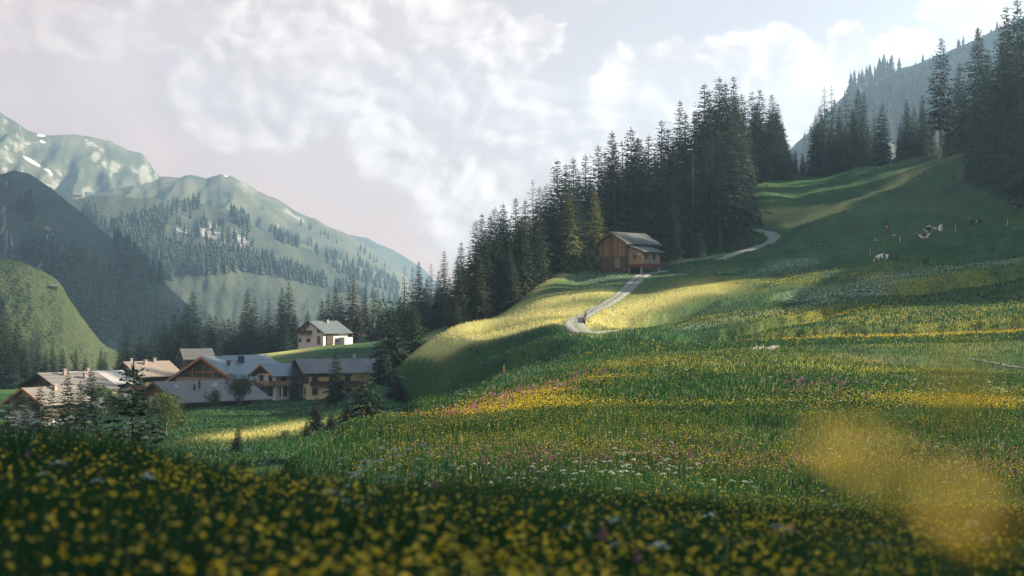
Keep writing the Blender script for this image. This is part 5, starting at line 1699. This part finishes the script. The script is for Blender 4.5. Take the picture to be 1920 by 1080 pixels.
def sow_white(n, y0, y1, h0, h1, R_, dots, dens, pts=None):
    """flat-topped umbels: a dome of small white discs"""
    if pts is None:
        x, y = seen(*scatter(n, y0, y1, dens=dens))
    else:
        x, y = pts
    z = zg(x, y); h = FR.uniform(h0, h1, len(x)); rad = FR.uniform(.6, 1.2, len(x)) * R_
    k = dots
    a = FR.uniform(0, 6.283, (len(x), k)); rr = np.sqrt(FR.random((len(x), k))) * rad[:, None]
    xx = (x[:, None] + np.cos(a) * rr).ravel(); yy = (y[:, None] + np.sin(a) * rr).ravel(); zz = ((z + h)[:, None] - rr ** 2 / rad[:, None] * .45 + FR.normal(0, .06, a.shape) * rad[:, None]).ravel()
    r = np.repeat(rad, k) * FR.uniform(.16, .30, len(xx))
    V, q, ti = heads(xx, yy, zz, r, np.abs(FR.normal(0, .35, len(xx))), 3, np.full(len(xx), .2), FR.random(len(xx)))
    Wb.add(V, [q], tint=ti)
    if y0 < 40:
        V, f, ti, dr = stems(x, y, z, h - .02, .004)
        Sb.add(V, f, tint=ti, dry=dr)


def clump(px, Y, n, sx, sy):
    g = gp(px, Y)
    return g.x + FR.normal(0, sx, n), g.y + FR.normal(0, sy, n)


for px, Y, n, sx, sy, h0, h1 in [(745, 13.2, 40, .22, .8, .45, .95), (700, 12.8, 22, .2, .6, .4, .8), (620, 12.6, 16, .25, .6, .4, .75), (800, 14, 18, .3, .7, .35, .7), (560, 12.6, 8, .2, .5, .4, .65), (860, 22, 14, .5, .7, .35, .55), (1240, 24, 22, .8, 1.2, .4, .6), (1195, 27, 22, .5, 1.5, .4, .6), (1060, 24, 16, .6, .8, .35, .55), (1290, 26, 12, .6, .9, .4, .6),
                                 (270, 12.5, 20, .8, .7, .4, .8), (330, 12.6, 16, .5, .7, .45, .8), (190, 12.5, 12, .7, .6, .4, .75), (90, 12.2, 14, .8, .7, .4, .8), (400, 12.8, 8, .4, .5, .35, .6), (600, 7.2, 9, .25, .4, .35, .5), (660, 6.5, 8, .2, .3, .3, .5), (1300, 6.0, 14, .3, .5, .3, .5), (1240, 5.2, 10, .25, .3, .3, .5), (1750, 7, 14, .6, .8, .3, .5), (1850, 6, 12, .4, .6, .3, .5), (1010, 6.6, 6, .2, .3, .35, .5), (30, 6, 8, .3, .4, .3, .5),
                                 (1750, 30, 14, 1.2, 1.5, .3, .5), (1640, 52, 20, 3.5, 4, .35, .6), (1770, 60, 24, 4, 6, .35, .6)]:
    sow_white(0, Y, Y, h0, h1, (.036 if Y < 15 else .048) if Y < 40 else .08, 22, None, clump(px, Y, n, sx, sy))
sow_white(1500, 17, 55, .3, .5, .05, 12, lambda x, y: .05 + .8 * np.clip(grid_sample(M_WHITE, x, y), 0, 1))
sow_white(26000, 45, 260, .3, .55, .10, 5, lambda x, y:   .012 + .40 * np.clip(grid_sample(M_WHITE, x, y), 0, 1))
Wb.make('white_umbels', MAT_WHITE, 'white flat-topped umbel flowers standing in clumps and streaks in the grass')

Pb = Bag()


def sow_purple(n, y0, y1, h0, h1, r0, r1, dens):
    x, y = seen(*scatter(n, y0, y1, dens=dens))
    z = zg(x, y); h = FR.uniform(h0, h1, len(x)); r = FR.uniform(r0, r1, len(x))
    for k, f in ((0, 1.0), (1, .8), (2, .5)):
        V, q, ti = heads(x, y, z + h + k * r * 1.0, r * f, np.abs(FR.normal(0, .4, len(x))), 4, np.full(len(x), .9), FR.random(len(x)))
        Pb.add(V, [q], tint=ti)


sow_purple(3000, 3, 16, .38, .6, .010, .017, lambda x, y:   .008 + .018 * (patchy(x, y, 1.2, 9) > .62))
sow_purple(30000, 17, 60, .24, .42, .012, .02, lambda x, y: .01 + .6 * np.clip(grid_sample(M_PURP, x, y), 0, 1))
sow_purple(14000, 45, 260, .25, .45, .03, .06, lambda x, y: .004 + .6 * np.clip(grid_sample(M_PURP, x, y), 0, 1))
Pb.make('purple_blossoms', MAT_PURPLE, 'purple clover-like blossoms in bands across the meadow')
Sb.make('flower_stems', MAT_STEM, 'thin green stems and leaves under the meadow flowers')

# ---- a few buttercups right in front of the lens, far out of focus
def buttercup(x, y, top, r, label):
    z0 = float(zg(x, y))
    root = tag(empty('buttercup', (x, y, z0)), label, 'flower', 'buttercups close to the lens')
    h = top - z0
    MB().tube((0, 0, -.05), (.02, .01, h), .0022, .0016, 6).build('stem', MAT_STEM, root)
    V, q, ti = heads(np.array([.02]), np.array([.01]), np.array([h]), np.array([r]), np.array([.5]), 5, np.array([.6]), np.array([.6]))
    link('petals', mk_mesh('petals', V, q, [MAT_YELLOW], False, {'tint': ti}), root)
    mbc = MB().tube((.02, .01, h - .002), (.022, .008, h + .004), r * .25, r * .2, 8)
    mbc.build('flower_centre', BEAM, root)
    for s in (-1, 1):
        MB().add([(0, 0, h * .4), (s * .03, .01, h * .5), (s * .09, .0, h * .55), (s * .04, -.012, h * .46)], [(0, 1, 2, 3)]).build('leaf', MAT_STEM, root)


for px, py, Y, r, lab in [(1655, 735, .50, .013, 'blurred buttercup nearest the lens, highest of the yellow smears'), (1480, 880, .46, .012, 'blurred buttercup making the lower left yellow smear'), (1430, 850, .60, .011, 'faint blurred buttercup left of the yellow smears'),
                          (1640, 980, .42, .013, 'blurred buttercup making the lower right yellow smear'), (1590, 940, .55, .012, 'blurred buttercup between the two lower yellow smears'), (1860, 760, .40, .010, 'faint blurred buttercup at the right edge')]:
    p = at(px, py, Y * .64)
    buttercup(p.x, p.y, p.z, r * .5, lab)

# ================================================================== CAMERA, SUN, SKY, AIR
cam = bpy.data.cameras.new('camera')
cam.lens = 50.0; cam.sensor_width = 36.0
cam.clip_start = 0.05; cam.clip_end = 20000
cam.dof.use_dof = True
cam.dof.focus_distance = 150.0
cam.dof.aperture_fstop = 2.7
co = link('camera', cam)
co.location = (0, 0, 0)
co.rotation_euler = (math.pi / 2 + PITCH, 0, 0)
SC.camera = co

SUN_DIR = Vector((SUN_AZ[0], SUN_AZ[1], 0.0)).normalized() * math.cos(R(SUN_EL)) + Vector((0, 0, math.sin(R(SUN_EL))))
sun = bpy.data.lights.new('sun', 'SUN')
sun.energy = SUN_E; sun.angle = R(0.6); sun.color = (1.0, 0.86, 0.62)
so = link('sun', sun)
so.rotation_euler = SUN_DIR.to_track_quat('Z', 'Y').to_euler()

w = bpy.data.worlds.new('World'); SC.world = w
w.use_nodes = True
t = NT(w.node_tree); t.n.clear()
out = t.node('ShaderNodeOutputWorld')
sky = t.node('ShaderNodeTexSky'); sky.sky_type = 'NISHITA'; sky.sun_disc = False
sky.sun_elevation = R(SUN_EL); sky.sun_rotation = math.atan2(SUN_DIR.x, SUN_DIR.y)
sky.air_density = 1.0; sky.dust_density = 1.5; sky.ozone_density = 1.0
bg = t.node('ShaderNodeBackground'); bg.inputs['Strength'].default_value = 0.1
vec = t.node('ShaderNodeTexCoord').outputs['Generated']
sep = t.node('ShaderNodeSeparateXYZ'); t.l.new(vec, sep.inputs[0])
az = t.math('ARCTAN2', sep.outputs[0], sep.outputs[1])
el = t.math('ARCSINE', sep.outputs[2])
comb = t.node('ShaderNodeCombineXYZ'); t.l.new(az, comb.inputs[0]); t.l.new(el, comb.inputs[1])
p = comb.outputs[0]
# the cloud field in sky angles (units of 100 photo pixels)
q = t.vmath('SCALE', p, F / 100.0)


def warp(v, seed, amt, scale):
    nd = t.node('ShaderNodeTexNoise'); t.l.new(t.mapping(v, (1, 1, 1), (0, 0, 0), (seed, seed * .7, seed * 1.3)), nd.inputs['Vector'])
    nd.inputs['Scale'].default_value = scale; nd.inputs['Detail'].default_value = 7; nd.inputs['Roughness'].default_value = .6
    c = t.vmath('SUBTRACT', nd.outputs['Color'], (.5, .5, .5))
    return t.vmath('ADD', v, t.vmath('SCALE', c, amt))


qw = warp(warp(q, 3.0, 1.6, .5), 9.0, 0.55, 1.7)


def sky_blob(v, px, py, rx, ry):
    d = t.vmath('SUBTRACT', v, ((px - 960) / 100.0, (600 - py) / 100.0, 0))
    d = t.vmath('MULTIPLY', d, (100.0 / rx, 100.0 / ry, 0))
    return t.math('SUBTRACT', 1.0, t.vmath('LENGTH', d))


def union(v, lst):
    r = None
    for b in lst:
        s = sky_blob(v, *b)
        r = s if r is None else t.math('SMOOTH_MAX', r, s, 0.25)
    return r


fb = t.noise(t.mapping(q, (1, 1.15, 1)), 0.62, 7, 0.55, .25)
fb2 = t.noise(t.mapping(q, (1, 1.15, 1), (0, 0, 0), (-.20, -.14, 0)), 0.62, 7, 0.55, .25)
relief = t.math('SUBTRACT', fb, fb2)
cum = union(qw, [(1300, 200, 230, 130), (1420, 140, 130, 90), (1190, 190, 110, 110), (1500, 220, 110, 110), (1080, 260, 150, 90), (1580, 95, 40, 45), (1100, 420, 330, 170),
                 (760, 120, 230, 130), (860, 70, 130, 80), (930, 130, 80, 75), (960, 240, 120, 90), (640, 130, 120, 90), (1780, 65, 80, 40), (1660, 115, 60, 30), (1010, 80, 45, 55), (470, 190, 170, 120), (330, 60, 130, 60), (120, 90, 150, 60), (560, 30, 140, 60), (820, 260, 190, 110)])
edge = t.math('MULTIPLY', t.ss(cum, -0.03, 0.16), t.lin(az, -.30, -.10, .35, 1.0))
core = t.ss(cum, 0.0, 0.75)
veil = t.noise(t.mapping(q, (.8, 1.3, 1)), 0.22, 6, .6, .4)
veil_l = t.ss(t.math('SUBTRACT', t.math('MULTIPLY', veil, 1.6), t.math('MULTIPLY', az, 0.9)), .55, 1.25)   # thick grey cloud to the left
elv = t.ss(el, 0.0, .24)
clear = t.mix(.9, sky.outputs[0], tuple(c * SKYK for c in (10.12, 7.25, 6.23)))
clear = t.mix(elv, tuple(c * SKYK for c in (16.80, 10.58, 8.47)), clear)
grey = t.mix(t.ss(fb, .36, .64), tuple(c * SKYK for c in (9.54, 6.68, 5.21)), tuple(c * SKYK for c in (17.55, 12.23, 9.86)))
grey = t.mix(t.math('MULTIPLY', elv, .55), tuple(c * SKYK for c in (16.40, 10.43, 8.33)), grey)
col = t.mix(t.math('MULTIPLY', veil_l, .9), clear, grey)
lit = t.ss(t.math('ADD', t.math('MULTIPLY', relief, 2.6), t.math('MULTIPLY', core, -.18)), -.34, .26)
white = t.mix(lit, tuple(c * SKYK for c in (13.50, 10.03, 8.56)), tuple(c * SKYK for c in (23.85, 19.68, 17.13)))
col = t.mix(t.math('MULTIPLY', edge, .88), col, white)
# overhead the cover is thinner and bluer
col = t.mix(t.ss(el, .28, .75), col, tuple(c * SKYK for c in (6.2, 9.8, 13.2)))
t.l.new(col, bg.inputs['Color'])
t.l.new(bg.outputs[0], out.inputs['Surface'])

# unseen cumulus bank added off right to shade the low hills across the valley
bm = bmesh.new()
rr = random.Random(3)
for i in range(24):
    cx, cy, cz = rr.uniform(1330, 1720), rr.uniform(1460, 1810), rr.uniform(950, 1090)
    mt = Matrix.Translation((cx, cy, cz)) @ Matrix.Diagonal((rr.uniform(90, 150), rr.uniform(80, 130), rr.uniform(60, 95), 1))
    bmesh.ops.create_icosphere(bm, subdivisions=3, radius=1, matrix=mt)
for v_ in bm.verts:
    k_ = float(vnoise(np.array([v_.co.x / 45]), np.array([v_.co.y / 45 + v_.co.z / 30]), 4)[0])
    v_.co += v_.normal * 14 * k_ if v_.normal.length else Vector()
cme = bpy.data.meshes.new('shade_cloud'); bm.to_mesh(cme); bm.free()
for p_ in cme.polygons: p_.use_smooth = True
mc, tc, oc = new_mat('shade_cloud_white')
principled(tc, oc, (.85, .85, .87), 1.0, 0, 0)
cme.materials.append(mc)
tag(link('shade_cloud', cme), kind='structure')

# the valley's air
if HAZE > 0:
    hb = MB().box(-4900, 4900, -90, 5150, -110, 820)
    mh, th, oh = new_mat('valley_air')
    pv = th.node('ShaderNodeVolumePrincipled')
    pv.inputs['Color'].default_value = HAZE_COL + (1,)
    pv.inputs['Density'].default_value = HAZE
    pv.inputs['Anisotropy'].default_value = 0.6
    th.l.new(pv.outputs[0], oh.inputs['Volume'])
    tag(hb.build('haze', mh), 'pale blue haze filling the valley air', 'haze', kind='stuff')

vs = SC.view_settings
vs.view_transform = 'Standard'; vs.look = 'None'; vs.exposure = EXPOSURE; vs.gamma = 1.0
vs.use_curve_mapping = False
c = SC.cycles
c.use_denoising = True
c.max_bounces = 5; c.diffuse_bounces = 2; c.glossy_bounces = 2; c.transmission_bounces = 3; c.volume_bounces = 1; c.transparent_max_bounces = 8
c.sample_clamp_indirect = 6.0
c.caustics_reflective = False; c.caustics_refractive = False
